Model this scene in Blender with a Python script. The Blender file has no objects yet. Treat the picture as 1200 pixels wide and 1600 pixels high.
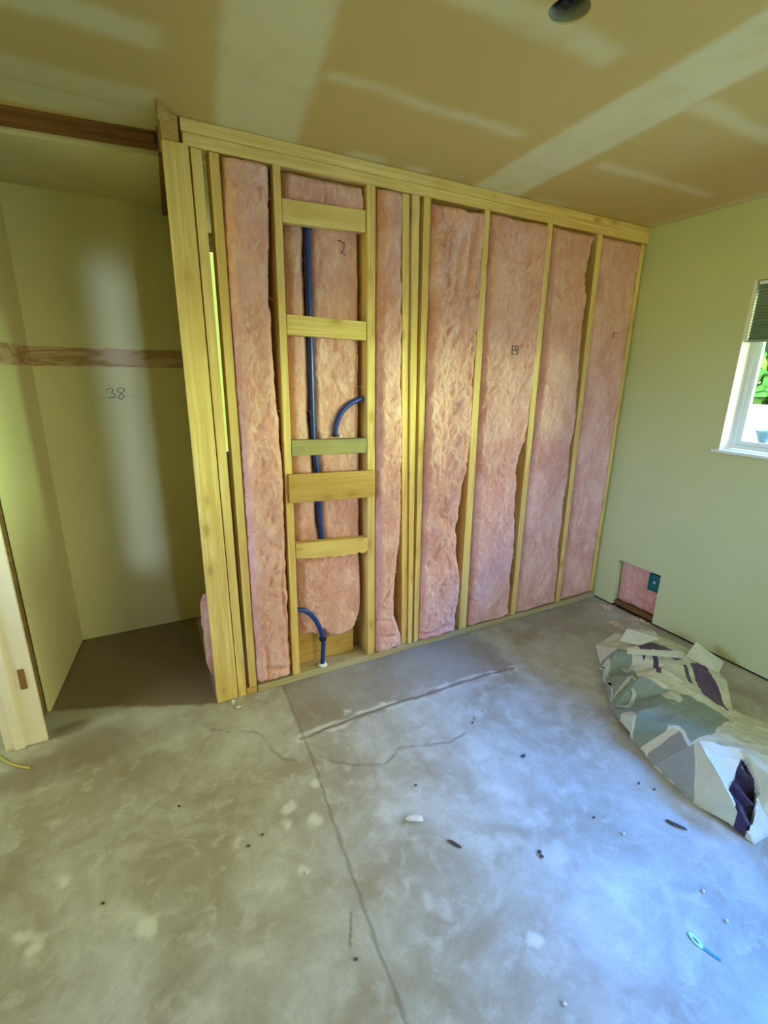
import bpy, bmesh, math, random
import numpy as np
from mathutils import Vector, Matrix
from mathutils.geometry import delaunay_2d_cdt

scene = bpy.context.scene
COL = scene.collection
random.seed(7)

# ------------------------------------------------------------------ camera
cam_data = bpy.data.cameras.new('camera')
cam_data.sensor_fit = 'VERTICAL'
cam_data.sensor_height = 36.0
cam_data.lens = 733.726 / 1600 * 36.0
cam_data.clip_start = 0.02
cam = bpy.data.objects.new('camera', cam_data)
COL.objects.link(cam)
r_ = Vector((0.8887001, -0.45825122, 0.01476282))
u_ = Vector((0.11667214, 0.25717002, 0.95929724))
w_ = Vector((0.44339569, 0.85080515, -0.28201218))
M3 = Matrix((r_, u_, -w_)).transposed()
cam.matrix_world = Matrix.Translation((-0.1903, -2.1058, 1.5737)) @ M3.to_4x4()
scene.camera = cam

# ------------------------------------------------------------------ view
scene.view_settings.view_transform = 'Standard'
scene.view_settings.look = 'None'
scene.view_settings.gamma = 1.0
scene.view_settings.use_curve_mapping = False
scene.view_settings.exposure = 0.0
scene.cycles.use_denoising = True
scene.cycles.max_bounces = 10
scene.cycles.diffuse_bounces = 8
scene.cycles.sample_clamp_indirect = 6.0
scene.cycles.caustics_reflective = False
scene.cycles.caustics_refractive = False

# ------------------------------------------------------------------ world: sky over a green garden, seen through the windows
SKY_BLUE = (3.5, 24., 95.)
FOLIAGE = (17., 16.8, 9.)
world = bpy.data.worlds.new('world'); scene.world = world
world.use_nodes = True
nt = world.node_tree; nt.nodes.clear()
tc = nt.nodes.new('ShaderNodeTexCoord')
sp = nt.nodes.new('ShaderNodeSeparateXYZ'); nt.links.new(tc.outputs['Generated'], sp.inputs[0])
def wramp(src, stops):
    mr = nt.nodes.new('ShaderNodeMapRange'); mr.inputs[1].default_value = -1; mr.inputs[2].default_value = 1
    nt.links.new(src, mr.inputs[0])
    cr = nt.nodes.new('ShaderNodeValToRGB'); nt.links.new(mr.outputs[0], cr.inputs[0])
    e = cr.color_ramp.elements
    while len(e) < len(stops): e.new(0.5)
    for el, (p, c) in zip(e, stops):
        el.position = (p + 1) / 2; el.color = (*c, 1)
    return cr.outputs[0]
K = 0.005      # ramps are stored scaled down and multiplied by the strength
def sc_(c): return tuple(v * K for v in c)
east = wramp(sp.outputs[2], [(-1, sc_((4., 4., 2.5))), (-0.12, sc_((7., 7., 4.0))), (0.0, sc_(FOLIAGE)), (0.51, sc_(FOLIAGE)),
                             (0.61, sc_(SKY_BLUE)), (0.9, sc_(SKY_BLUE))])
rest = wramp(sp.outputs[2], [(-1, sc_((6., 5.6, 2.))), (-0.2, sc_((8., 7.6, 2.8))), (0.0, sc_((7.5, 7.5, 3.2))), (0.10, sc_((10.5, 13.5, 21.))), (0.32, sc_((10.5, 13.5, 21.))), (0.45, sc_((8., 8.5, 7.))), (0.9, sc_((8., 8.5, 7.)))])
mz = nt.nodes.new('ShaderNodeMapRange'); mz.inputs[1].default_value = 0.1; mz.inputs[2].default_value = 0.3
nt.links.new(sp.outputs[0], mz.inputs[0])
mx = nt.nodes.new('ShaderNodeMix'); mx.data_type = 'RGBA'
nt.links.new(mz.outputs[0], mx.inputs[0]); nt.links.new(rest, mx.inputs[6])
# the open sky is brightest towards the south (behind the camera)
my = nt.nodes.new('ShaderNodeMapRange'); my.inputs[1].default_value = -.55; my.inputs[2].default_value = .25; my.inputs[3].default_value = 2.1; my.inputs[4].default_value = .45
nt.links.new(sp.outputs[1], my.inputs[0])
me_ = nt.nodes.new('ShaderNodeMapRange'); me_.inputs[1].default_value = .44; me_.inputs[2].default_value = .52
nt.links.new(sp.outputs[2], me_.inputs[0])
mf = nt.nodes.new('ShaderNodeMix'); mf.data_type = 'FLOAT'; mf.inputs[2].default_value = 1.0
nt.links.new(me_.outputs[0], mf.inputs[0]); nt.links.new(my.outputs[0], mf.inputs[3])
vs_ = nt.nodes.new('ShaderNodeVectorMath'); vs_.operation = 'SCALE'
nt.links.new(east, vs_.inputs[0]); nt.links.new(mf.outputs[0], vs_.inputs['Scale']); nt.links.new(vs_.outputs[0], mx.inputs[7])
north = nt.nodes.new('ShaderNodeMix'); north.data_type = 'RGBA'; north.inputs[7].default_value = (*sc_((.80, 1.05, .24)), 1)
mn = nt.nodes.new('ShaderNodeMapRange'); mn.inputs[1].default_value = .75; mn.inputs[2].default_value = .9
nt.links.new(sp.outputs[1], mn.inputs[0]); nt.links.new(mn.outputs[0], north.inputs[0]); nt.links.new(mx.outputs[2], north.inputs[6])
bg = nt.nodes.new('ShaderNodeBackground'); nt.links.new(north.outputs[2], bg.inputs[0]); bg.inputs[1].default_value = 1 / K
wo = nt.nodes.new('ShaderNodeOutputWorld'); nt.links.new(bg.outputs[0], wo.inputs[0])

# ------------------------------------------------------------------ light portals in the window openings
def portal(name, loc, direction, sx, sy):
    l = bpy.data.lights.new(name, 'AREA'); l.shape = 'RECTANGLE'; l.size = sx; l.size_y = sy
    l.cycles.is_portal = True
    o = bpy.data.objects.new(name, l); COL.objects.link(o); o.location = loc
    o.rotation_euler = Vector(direction).to_track_quat('-Z', 'Y').to_euler()
WIN_Y0, WIN_Y1 = -2.48, -0.632
WZ0, WZ1 = 1.195, 2.06
portal('window_portal', (2.845, (WIN_Y0 + WIN_Y1) / 2, 1.485), (-1, 0, 0), 1.84, 0.58)
portal('window_portal', (2.845, -3.03, 1.485), (-1, 0, 0), 0.60, 0.58)
portal('window_portal', (1.95, -3.47, 1.55), (0, 1, 0), 1.1, 1.1)
portal('window_portal', (0.45, 1.62, 1.6), (0, -1, 0), 0.5, 1.4)
portal('window_portal', (-2.68, -0.5, 1.5), (1, 0, 0), 1.2, 1.2)

# low sun filtered through the garden greenery, entering by the right window
sl = bpy.data.lights.new('sun', 'SUN'); sl.energy = 6.2; sl.color = (.62, 1.0, .50); sl.angle = math.radians(11)
so = bpy.data.objects.new('sun', sl); COL.objects.link(so); so.location = (6, -5, 2)
so.rotation_euler = Vector((-.68, .73, -.03)).to_track_quat('-Z', 'Y').to_euler()

# added narrow-beam lamp for the cool closet streak, behind an assumed slit window
al = bpy.data.lights.new('added_streak_light', 'AREA'); al.shape = 'RECTANGLE'; al.size = .09; al.size_y = 1.7
al.energy = .4; al.color = (.45, .62, 1.0); al.spread = math.radians(4)
ao = bpy.data.objects.new('added_streak_light', al); COL.objects.link(ao); ao.location = (.395, -3.56, 1.25)
ao.rotation_euler = Vector((-.139, .99, .0)).to_track_quat('-Z', 'Y').to_euler()

# measured positions of the soft and free-form things (metres)
BATT_A = ([(2.359, 0.2), (2.006, 0.188), (1.524, 0.185), (1.113, 0.182), (0.651, 0.182), (0.05, 0.187)], [(2.385, 0.389), (2.142, 0.377), (1.955, 0.364), (1.657, 0.362), (1.387, 0.382), (1.095, 0.386), (0.78, 0.385), (0.438, 0.38), (0.065, 0.381)])
BATT_B = ([(2.341, 0.846), (1.813, 0.846), (1.218, 0.845), (0.707, 0.85), (0.022, 0.861)], [(2.35, 0.973), (1.961, 0.981), (1.527, 0.99), (1.209, 1.007), (0.865, 1.005), (0.498, 0.979), (0.26, 0.98), (0.124, 1.026), (0.036, 1.037)])
BATT_C = ([(2.336, 1.128), (1.83, 1.129), (1.202, 1.127), (0.663, 1.13), (0.053, 1.133)], [(2.329, 1.433), (2.003, 1.464), (1.786, 1.425), (1.529, 1.426), (1.326, 1.43), (1.077, 1.42), (0.819, 1.381), (0.583, 1.389), (0.414, 1.415), (0.155, 1.419), (0.023, 1.414)])
BATT_D = ([(2.329, 1.472), (1.529, 1.487), (1.182, 1.491), (0.605, 1.504), (0.042, 1.516)], [(2.345, 1.857), (1.94, 1.866), (1.636, 1.857), (1.386, 1.857), (1.238, 1.847), (1.049, 1.796), (0.807, 1.82), (0.553, 1.836), (0.334, 1.83), (0.051, 1.857)])
BATT_E = ([(2.327, 1.901), (1.531, 1.922), (1.081, 1.899), (0.54, 1.918), (0.047, 1.914)], [(2.345, 2.225), (2.131, 2.179), (1.965, 2.206), (1.681, 2.222), (1.339, 2.247), (1.057, 2.241), (0.715, 2.242), (0.444, 2.24), (0.028, 2.271)])
BATT_F = ([(2.333, 2.28), (1.72, 2.286), (1.135, 2.313), (0.473, 2.344), (0.04, 2.331)], [(2.365, 2.645), (2.106, 2.653), (1.81, 2.679), (1.453, 2.692), (1.115, 2.668), (0.66, 2.692), (0.16, 2.732), (0.006, 2.723)])
BATT_TOP = ([(2.343, 0.432), (2.239, 0.432)], [(2.357, 0.81), (2.28, 0.811)])
BATT_LS = ([(2.18, 0.454), (1.821, 0.449), (1.523, 0.442), (1.231, 0.445), (0.749, 0.442)], [(2.18, 0.543), (1.827, 0.537), (1.524, 0.546), (1.256, 0.55), (0.97, 0.549), (0.9, 0.574), (0.731, 0.556)])
BATT_RS = ([(2.159, 0.565), (1.83, 0.579), (1.524, 0.583), (1.223, 0.589), (0.962, 0.616), (0.723, 0.605)], [(2.181, 0.825), (1.817, 0.82), (1.525, 0.825), (1.21, 0.83), (0.943, 0.794), (0.711, 0.801)])
BATT_LOW = ([(0.682, 0.456), (0.478, 0.449), (0.219, 0.443)], [(0.656, 0.754), (0.516, 0.811), (0.32, 0.819), (0.19, 0.78), (0.175, 0.714)])
PIPE_LONG = [(0.547, 0.056, 2.175), (0.546, 0.056, 2.058), (0.547, 0.056, 1.8), (0.547, 0.056, 1.524), (0.549, 0.056, 1.257), (0.564, 0.056, 1.099), (0.567, 0.056, 0.936), (0.571, 0.056, 0.834), (0.582, 0.056, 0.728)]
PIPE_ARC = [(0.657, 0.045, 1.272), (0.661, 0.045, 1.33), (0.688, 0.045, 1.39), (0.729, 0.045, 1.429), (0.773, 0.045, 1.45), (0.835, 0.045, 1.458)]
PIPE_LOW = [(0.419, 0.03, 0.405), (0.463, 0.03, 0.391), (0.507, 0.03, 0.347), (0.54, 0.03, 0.278), (0.56, 0.03, 0.2), (0.559, 0.03, 0.129), (0.552, 0.03, 0.022)]
SHARD = [(-0.004, 0.0, 2.424), (0.038, 0.0, 2.431), (0.023, 0.0, 2.478), (0.005, 0.0, 2.498)]
BAG_PTS = {'A': (2.13, -0.473, 0.0), 'B': (1.901, -0.71, 0.0), 'C': (1.716, -0.902, 0.0), 'D': (1.639, -1.062, -0.0), 'E': (1.576, -1.218, 0.0), 'F': (1.546, -1.403, 0.0), 'G': (1.566, -1.596, 0.0), 'H': (1.693, -1.606, 0.0), 'I': (1.891, -1.618, 0.0), 'J': (2.252, -1.562, 0.0), 'K': (2.277, -1.35, 0.02), 'L': (2.221, -1.188, 0.02), 'M': (2.449, -1.04, 0.02), 'N': (2.55, -0.86, 0.02), 'O': (2.576, -0.662, 0.02), 'Q': (2.498, -0.501, 0.03), 'S': (2.311, -0.451, 0.02), 'a': (1.931, -0.641, 0.07), 'b': (1.68, -0.894, 0.1), 'c': (1.638, -1.04, 0.13), 'd': (1.532, -1.137, 0.1), 'e': (1.699, -1.225, 0.14), 'f': (1.654, -1.293, 0.11), 'g': (1.639, -1.328, 0.19), 'h': (1.551, -1.528, 0.17), 'i': (1.529, -1.559, 0.12), 'j': (1.768, -1.413, 0.17), 'k': (1.895, -0.907, 0.13), 'l': (1.957, -1.033, 0.12), 'm': (2.016, -1.151, 0.11), 'n': (2.092, -1.23, 0.07), 'o': (2.133, -0.888, 0.12), 'p': (2.193, -0.991, 0.09), 'q2': (2.246, -0.705, 0.1), 'r2': (2.067, -0.654, 0.1), 's': (2.436, -0.836, 0.06), 't': (1.847, -1.458, 0.15), 'u2': (1.737, -1.57, 0.15), 'v': (1.678, -1.555, 0.06), 'w2': (1.587, -1.432, 0.15), 'x': (1.88, -1.25, 0.13), 'y': (2.026, -1.488, 0.1)}
Z_GREY = [(1.966, -0.604), (2.131, -0.684), (1.903, -0.896), (1.938, -1.013), (2.003, -1.082), (2.03, -1.257), (1.775, -1.311), (1.68, -1.283), (1.72, -1.21), (1.595, -1.118), (1.703, -1.011), (1.641, -0.904)]
Z_PUR1 = [(2.208, -0.63), (2.395, -0.721), (2.32, -0.864), (2.254, -0.866), (2.232, -0.752), (2.084, -0.796), (2.178, -0.704)]
Z_PUR2 = [(2.353, -0.894), (2.468, -0.903), (2.305, -1.075), (2.142, -1.207), (2.121, -1.084), (2.213, -1.0)]
Z_PUR3 = [(2.191, -0.77), (2.201, -0.789), (2.029, -0.934), (2.013, -0.914)]
Z_PUR4 = [(2.26, -0.907), (2.279, -0.917), (2.135, -1.032), (2.129, -1.007)]
Z_DARK = [(1.742, -1.435), (1.756, -1.446), (1.709, -1.52), (1.591, -1.567), (1.488, -1.572), (1.561, -1.529), (1.592, -1.471), (1.656, -1.461)]
Z_WHITE_SPOT = [(1.909, -1.009), (1.971, -1.056), (1.932, -1.098), (1.889, -1.112), (1.865, -1.06)]
BAG_MARKS = [[(1.955, -0.655), (1.998, -0.662), (1.943, -0.697), (1.901, -0.71)], [(1.826, -0.738), (1.908, -0.733)], [(1.995, -0.756), (1.985, -0.79), (2.033, -0.774)], [(1.759, -0.837), (1.756, -0.869), (1.889, -0.859), (1.879, -0.895)], [(1.74, -0.916), (1.752, -0.959), (1.819, -0.938), (1.833, -0.918)]]
CRACK_1 = [(-0.056, -0.17), (0.02, -0.221), (0.112, -0.262), (0.144, -0.335), (0.161, -0.414), (0.186, -0.478), (0.232, -0.509)]
CRACK_2 = [(0.311, -0.528), (0.356, -0.562), (0.395, -0.609), (0.462, -0.657), (0.564, -0.693), (0.675, -0.661), (0.777, -0.683), (0.873, -0.718), (1.012, -0.698), (1.072, -0.634)]
JOINT = [(0.319, -0.135), (0.308, -0.404), (0.301, -0.555), (0.276, -0.841), (0.261, -1.041), (0.244, -1.275), (0.236, -1.469)]
TRENCH = [(0.293, -0.405), (0.48, -0.399), (0.723, -0.386), (1.017, -0.395), (1.343, -0.405), (1.531, -0.426)]
LINE2 = [(0.212, -1.156), (0.174, -1.239)]
CLOSET_EDGE = [(-0.721, 0.29), (-0.532, 0.222), (-0.256, 0.101), (0.01, -0.015)]
WHITE_SPOTS = [(0.222, -0.819), (0.151, -0.734), (0.12, -0.799), (0.253, -0.656), (-0.668, -0.788), (-0.615, -0.841), (0.669, -1.462), (-0.055, -0.776), (0.13, -0.986), (0.733, -0.365), (0.555, -0.339), (-0.572, -0.668), (-0.34, -0.926)]
CHIPS = [(0.54, -0.981), (0.62, -1.122), (0.866, -1.277), (1.119, -0.93), (1.389, -1.426), (1.186, -1.363), (1.467, -1.292), (1.437, -1.246), (1.146, -1.27), (1.24, -1.609), (1.215, -1.691), (0.614, -1.619), (0.622, -1.609), (0.176, -1.274), (-0.458, -0.793), (1.045, -0.669), (0.626, -0.852), (-0.221, -0.533), (-0.022, -0.808), (0.031, -0.788), (0.067, -0.037), (0.084, -0.077), (0.128, -0.986)]
CORD = [(-0.985, 0.182), (-0.9, 0.088), (-0.841, 0.006), (-0.79, -0.046), (-0.746, -0.079)]
TAPE = [(1.08, -1.666), (1.077, -1.691), (1.093, -1.738)]
SCRATCH = [(0.588, -0.97), (0.835, -1.076)]
DEBRIS2 = [(2.452, -0.332), (2.456, -0.424), (2.529, -0.486), (2.683, -0.578), (2.543, -0.075), (2.607, -0.159)]
MARK38 = [[(-0.324, 0.95, 1.465), (-0.305, 0.95, 1.475), (-0.29, 0.95, 1.468), (-0.301, 0.95, 1.451), (-0.284, 0.95, 1.444), (-0.292, 0.95, 1.427), (-0.317, 0.95, 1.427)], [(-0.237, 0.95, 1.472), (-0.255, 0.95, 1.478), (-0.272, 0.95, 1.465), (-0.255, 0.95, 1.448), (-0.242, 0.95, 1.434), (-0.256, 0.95, 1.416), (-0.271, 0.95, 1.427), (-0.255, 0.95, 1.448), (-0.235, 0.95, 1.465), (-0.237, 0.95, 1.472)]]
MARKQ = [[(0.666, 0.05, 2.126), (0.69, 0.05, 2.134), (0.714, 0.05, 2.124), (0.711, 0.05, 2.101), (0.699, 0.05, 2.089), (0.72, 0.05, 2.079)]]

# ------------------------------------------------------------------ noise
def _h(ix, iy, iz, seed):
    n = (ix * 374761393 + iy * 668265263 + iz * 2147483647 + seed * 1274126177) & 0xffffffff
    n = ((n ^ (n >> 13)) * 1274126177) & 0xffffffff
    n = (n ^ (n >> 16)) & 0xffffffff
    return n / 4294967295.0
def vnoise(x, y, z, seed=0):
    x = np.asarray(x, float); y = np.asarray(y, float); z = np.asarray(z, float)
    x, y, z = np.broadcast_arrays(x, y, z)
    xi = np.floor(x).astype(np.int64); yi = np.floor(y).astype(np.int64); zi = np.floor(z).astype(np.int64)
    fx, fy, fz = x - xi, y - yi, z - zi
    fx = fx * fx * (3 - 2 * fx); fy = fy * fy * (3 - 2 * fy); fz = fz * fz * (3 - 2 * fz)
    r = 0
    for a in (0, 1):
        for b in (0, 1):
            for c in (0, 1):
                wgt = (fx if a else 1 - fx) * (fy if b else 1 - fy) * (fz if c else 1 - fz)
                r = r + wgt * _h(xi + a, yi + b, zi + c, seed)
    return r * 2 - 1
def fbm(x, y, z=0.0, seed=0, octv=4):
    r = 0; a = 1; t = 0
    for o in range(octv):
        r = r + a * vnoise(np.asarray(x) * 2 ** o, np.asarray(y) * 2 ** o, np.asarray(z) * 2 ** o, seed + o); t += a; a *= .5
    return r / t

# ------------------------------------------------------------------ materials
def new_mat(name):
    m = bpy.data.materials.new(name); m.use_nodes = True
    n = m.node_tree; b = n.nodes['Principled BSDF']
    return m, n, b
def N(n, t, **kw):
    x = n.nodes.new(t)
    for k, v in kw.items(): setattr(x, k, v)
    return x
def mixc(n, f, a, b):
    m = N(n, 'ShaderNodeMix', data_type='RGBA')
    for i, v in ((0, f), (6, a), (7, b)):
        if isinstance(v, bpy.types.NodeSocket): n.links.new(v, m.inputs[i])
        elif i == 0: m.inputs[0].default_value = v
        else: m.inputs[i].default_value = (*v, 1)
    return m.outputs[2]
def noise(n, vec, scale, detail=4, dist=0.0, rough=.5):
    t = N(n, 'ShaderNodeTexNoise'); t.inputs['Scale'].default_value = scale; t.inputs['Detail'].default_value = detail
    t.inputs['Distortion'].default_value = dist; t.inputs['Roughness'].default_value = rough
    n.links.new(vec, t.inputs['Vector']); return t.outputs['Fac']
def mrange(n, src, a, b, c=0., d=1.):
    m = N(n, 'ShaderNodeMapRange'); m.inputs[1].default_value = a; m.inputs[2].default_value = b
    m.inputs[3].default_value = c; m.inputs[4].default_value = d
    n.links.new(src, m.inputs[0]); return m.outputs[0]
def objco(n, sx=1, sy=1, sz=1, rnd=False):
    t = N(n, 'ShaderNodeTexCoord'); mp = N(n, 'ShaderNodeMapping')
    mp.inputs['Scale'].default_value = (sx, sy, sz); n.links.new(t.outputs['Object'], mp.inputs[0])
    if rnd:
        oi = N(n, 'ShaderNodeObjectInfo'); mm = N(n, 'ShaderNodeVectorMath', operation='SCALE')
        cx = N(n, 'ShaderNodeCombineXYZ')
        for k in range(3): n.links.new(oi.outputs['Random'], cx.inputs[k])
        n.links.new(cx.outputs[0], mm.inputs[0]); mm.inputs['Scale'].default_value = 37.0
        n.links.new(mm.outputs[0], mp.inputs['Location'])
    return mp.outputs[0]
def bump(n, b, h, strength=.3, dist=.01):
    x = N(n, 'ShaderNodeBump'); x.inputs['Strength'].default_value = strength; x.inputs['Distance'].default_value = dist
    n.links.new(h, x.inputs['Height']); n.links.new(x.outputs[0], b.inputs['Normal'])
def setb(b, rough=.6, spec=.3, metal=0):
    b.inputs['Roughness'].default_value = rough; b.inputs['Specular IOR Level'].default_value = spec; b.inputs['Metallic'].default_value = metal
def flat(name, c, rough=.6, spec=.3, var=.12, scale=25):
    m, n, b = new_mat(name); v = objco(n)
    f = noise(n, v, scale, 3)
    c2 = tuple(x * (1 - var * 2) for x in c)
    n.links.new(mixc(n, f, c2, c), b.inputs['Base Color']); setb(b, rough, spec); return m

def wood(name, axis, light, dark, knot=(.30, .16, .05), tint=None):
    m, n, b = new_mat(name)
    s = [1, 1, 1]; s[axis] = .045
    v = objco(n, *s, rnd=True)
    g = noise(n, v, 46, 6, 1.1, .6)
    s2 = [1, 1, 1]; s2[axis] = .3
    v2 = objco(n, *s2, rnd=True)
    g2 = noise(n, v2, 3.2, 3)
    c = mixc(n, mrange(n, g, .38, .62), dark, light)
    c = mixc(n, mrange(n, g2, .42, .68, 0, .7), c, tuple(x * y for x, y in zip(light, (.82, .74, .52))))
    s3 = [1, 1, 1]; s3[axis] = .5
    v3 = objco(n, *s3, rnd=True)
    vo = N(n, 'ShaderNodeTexVoronoi'); vo.inputs['Scale'].default_value = 13; n.links.new(v3, vo.inputs['Vector'])
    vo.inputs['Randomness'].default_value = 1
    k = mrange(n, vo.outputs['Distance'], .10, .24, .75, 0)
    sx = N(n, 'ShaderNodeSeparateColor'); n.links.new(vo.outputs['Color'], sx.inputs[0])
    km = N(n, 'ShaderNodeMath', operation='MULTIPLY'); n.links.new(k, km.inputs[0]); n.links.new(mrange(n, sx.outputs[0], .55, .62), km.inputs[1])
    c = mixc(n, km.outputs[0], c, knot)
    ha = mrange(n, vo.outputs['Distance'], .2, .55, .5, 0)
    hm = N(n, 'ShaderNodeMath', operation='MULTIPLY'); n.links.new(ha, hm.inputs[0]); n.links.new(mrange(n, sx.outputs[0], .55, .62), hm.inputs[1])
    c = mixc(n, hm.outputs[0], c, tuple(x * y for x, y in zip(light, (.72, .60, .40))))
    if tint:
        f = noise(n, v2, 9, 3); c = mixc(n, mrange(n, f, .4, .6, 0, .8), c, tint)
    n.links.new(c, b.inputs['Base Color']); setb(b, .62, .25)
    bump(n, b, g, .25, .003)
    return m
WL, WD = (.83, .65, .26), (.66, .46, .15)
m_wood_v = wood('pine_upright', 2, WL, WD)
m_wood_h = wood('pine_level', 0, WL, WD)
m_wood_dull = wood('weathered_pine', 0, (.50, .42, .22), (.38, .30, .14), tint=(.42, .38, .26))
m_wood_y = wood('pine_across', 1, (.55, .36, .12), (.45, .27, .07))
m_wood_gold = wood('golden_pine', 0, (.58, .38, .12), (.48, .28, .07))
m_wood_green = wood('treated_pine', 0, (.40, .34, .14), (.27, .25, .12), tint=(.17, .20, .12))
m_wood_old = wood('old_lumber', 0, (.26, .12, .035), (.12, .05, .015))
m_wood_oldv = wood('old_upright_lumber', 2, (.24, .13, .05), (.10, .05, .02))

def insulation(name, c1, c2, c3):
    m, n, b = new_mat(name)
    v = objco(n, 1, 1, .55, rnd=True)
    a = noise(n, v, 6, 5, .8, .6)
    f = noise(n, v, 24, 7, 1.0, .66)
    f2 = noise(n, v, 95, 5, 1.2, .65)
    c = mixc(n, mrange(n, a, .40, .62), c1, c2)
    c = mixc(n, mrange(n, f, .48, .70, 0, .6), c, c3)
    n.links.new(c, b.inputs['Base Color']); setb(b, .95, .05)
    b.inputs['Sheen Weight'].default_value = .25; b.inputs['Sheen Roughness'].default_value = .6
    ad = N(n, 'ShaderNodeMath', operation='ADD'); n.links.new(f, ad.inputs[0])
    mu = N(n, 'ShaderNodeMath', operation='MULTIPLY'); mu.inputs[1].default_value = .35; n.links.new(f2, mu.inputs[0])
    n.links.new(mu.outputs[0], ad.inputs[1])
    bump(n, b, ad.outputs[0], .8, .016)
    return m
m_ins = insulation('pink_fibreglass', (.72, .34, .29), (.85, .48, .43), (.94, .71, .59))
m_wisp = flat('loose_fibres', (.92, .72, .55), .9, .1)

def drywall(name, c, c2=None, band=False, rough=.75):
    m, n, b = new_mat(name); v = objco(n)
    f = noise(n, v, 2.2, 3)
    col = mixc(n, mrange(n, f, .3, .7), c, c2 or tuple(x * .95 for x in c))
    if band:
        s = N(n, 'ShaderNodeSeparateXYZ'); n.links.new(v, s.inputs[0])
        e = noise(n, v, 30, 2)
        ad = N(n, 'ShaderNodeMath', operation='MULTIPLY_ADD'); n.links.new(e, ad.inputs[0]); ad.inputs[1].default_value = .012; n.links.new(s.outputs[2], ad.inputs[2])
        lo = mrange(n, ad.outputs[0], 1.592, 1.598); hi = mrange(n, ad.outputs[0], 1.692, 1.686)
        mm = N(n, 'ShaderNodeMath', operation='MULTIPLY'); n.links.new(lo, mm.inputs[0]); n.links.new(hi, mm.inputs[1])
        vb = objco(n, .5, 1, 3)
        t = noise(n, vb, 9, 4, 1)
        bc = mixc(n, mrange(n, t, .44, .56), (.40, .27, .14), (.56, .42, .27))
        col = mixc(n, mm.outputs[0], col, bc)
    n.links.new(col, b.inputs['Base Color']); setb(b, rough, .25)
    bump(n, b, noise(n, v, 160, 3), .08, .002)
    return m
m_wall = drywall('pale_wall_paint', (.57, .63, .35))
m_closet = drywall('closet_wall_paint', (.68, .64, .36), band=True)
m_raw = drywall('plain_plaster', (.62, .58, .42))
m_trim = flat('cream_trim_paint', (.90, .82, .70), .45, .4, .05)
m_white = flat('white_vinyl', (.80, .86, .84), .35, .5, .03)
m_brown = flat('bare_mortise_wood', (.30, .15, .05), .7, .2)
m_redb = flat('brown_paper_backing', (.36, .15, .06), .9, .1)
m_debris = flat('crumbled_plaster', (.34, .22, .09), .9, .1, .3, 60)
m_dark = flat('painted_gap_shade', (.03, .02, .012), .9, .1)
m_pipe = flat('blue_tubing', (.010, .045, .28), .28, .5, .05)
m_black = flat('black_plastic', (.015, .015, .03), .5, .4)
m_collar = flat('white_collar', (.85, .88, .88), .4, .4)
m_ink = flat('grey_ink', (.20, .16, .13), .8, .1)
m_pencil = flat('pencil_graphite', (.16, .16, .14), .7, .2)
m_teal = flat('teal_plastic', (.02, .17, .19), .45, .4)
m_can = flat('galvanised_can', (.42, .43, .36), .45, .5, .3, 40)
m_rust = flat('rusty_bracket', (.16, .06, .02), .7, .3)
m_yel = flat('yellow_cord', (.55, .50, .12), .5, .3)
m_tape = flat('pale_cyan_tape', (.45, .85, .95), .4, .4)
m_tape2 = flat('blue_tape', (.05, .28, .85), .4, .4)
m_chipw = flat('white_plaster_chip', (.72, .68, .64), .8, .2, .15, 90)
m_chipd = flat('dark_grit', (.09, .07, .07), .8, .2)
m_conc_lt = flat('pale_outdoor_wall', (.85, .85, .82), .8, .1)
m_leaf = flat('green_leaves', (.10, .32, .05), .6, .2, .3, 3)
m_leaf2 = flat('lime_leaves', (.28, .45, .07), .6, .2, .3, 3)
m_stem = flat('hedge_stem', (.16, .10, .05), .9, .1)
m_pot = flat('pale_blue_glaze', (.03, .055, .065), .3, .5)
m_blind = flat('grey_green_fabric', (.27, .36, .27), .8, .1, .1, 120)
m_grass = flat('lawn', (.52, .58, .34), .9, .1)

# plastic of the bag
def plastic(name, c, rough=.32, var=.12):
    m, n, b = new_mat(name); v = objco(n)
    f = noise(n, v, 8, 3)
    n.links.new(mixc(n, f, c, tuple(x * (1 - var) for x in c)), b.inputs['Base Color']); setb(b, rough, .5)
    bump(n, b, noise(n, v, 45, 3, 2), .35, .006); return m
m_bagw = plastic('white_bag_film', (.66, .70, .58))
m_bagg = plastic('grey_bag_film', (.25, .32, .27), .36)
m_bagp = plastic('purple_bag_print', (.085, .045, .15), .36)
m_bags = plastic('slate_bag_film', (.30, .32, .34), .36)
m_bagm = plastic('pale_bag_print', (.52, .57, .48), .4)
m_bagd = plastic('deep_purple_fold', (.035, .02, .08), .3)

def glass():
    m = bpy.data.materials.new('window_glass'); m.use_nodes = True; n = m.node_tree; n.nodes.clear()
    o = N(n, 'ShaderNodeOutputMaterial'); t = N(n, 'ShaderNodeBsdfTransparent'); g = N(n, 'ShaderNodeBsdfGlossy')
    g.inputs['Roughness'].default_value = .02; t.inputs[0].default_value = (.96, .98, .97, 1)
    mx_ = N(n, 'ShaderNodeMixShader'); fr = N(n, 'ShaderNodeFresnel'); fr.inputs[0].default_value = 1.25
    n.links.new(fr.outputs[0], mx_.inputs[0]); n.links.new(t.outputs[0], mx_.inputs[1]); n.links.new(g.outputs[0], mx_.inputs[2])
    n.links.new(mx_.outputs[0], o.inputs[0]); return m
m_glass = glass()

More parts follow.
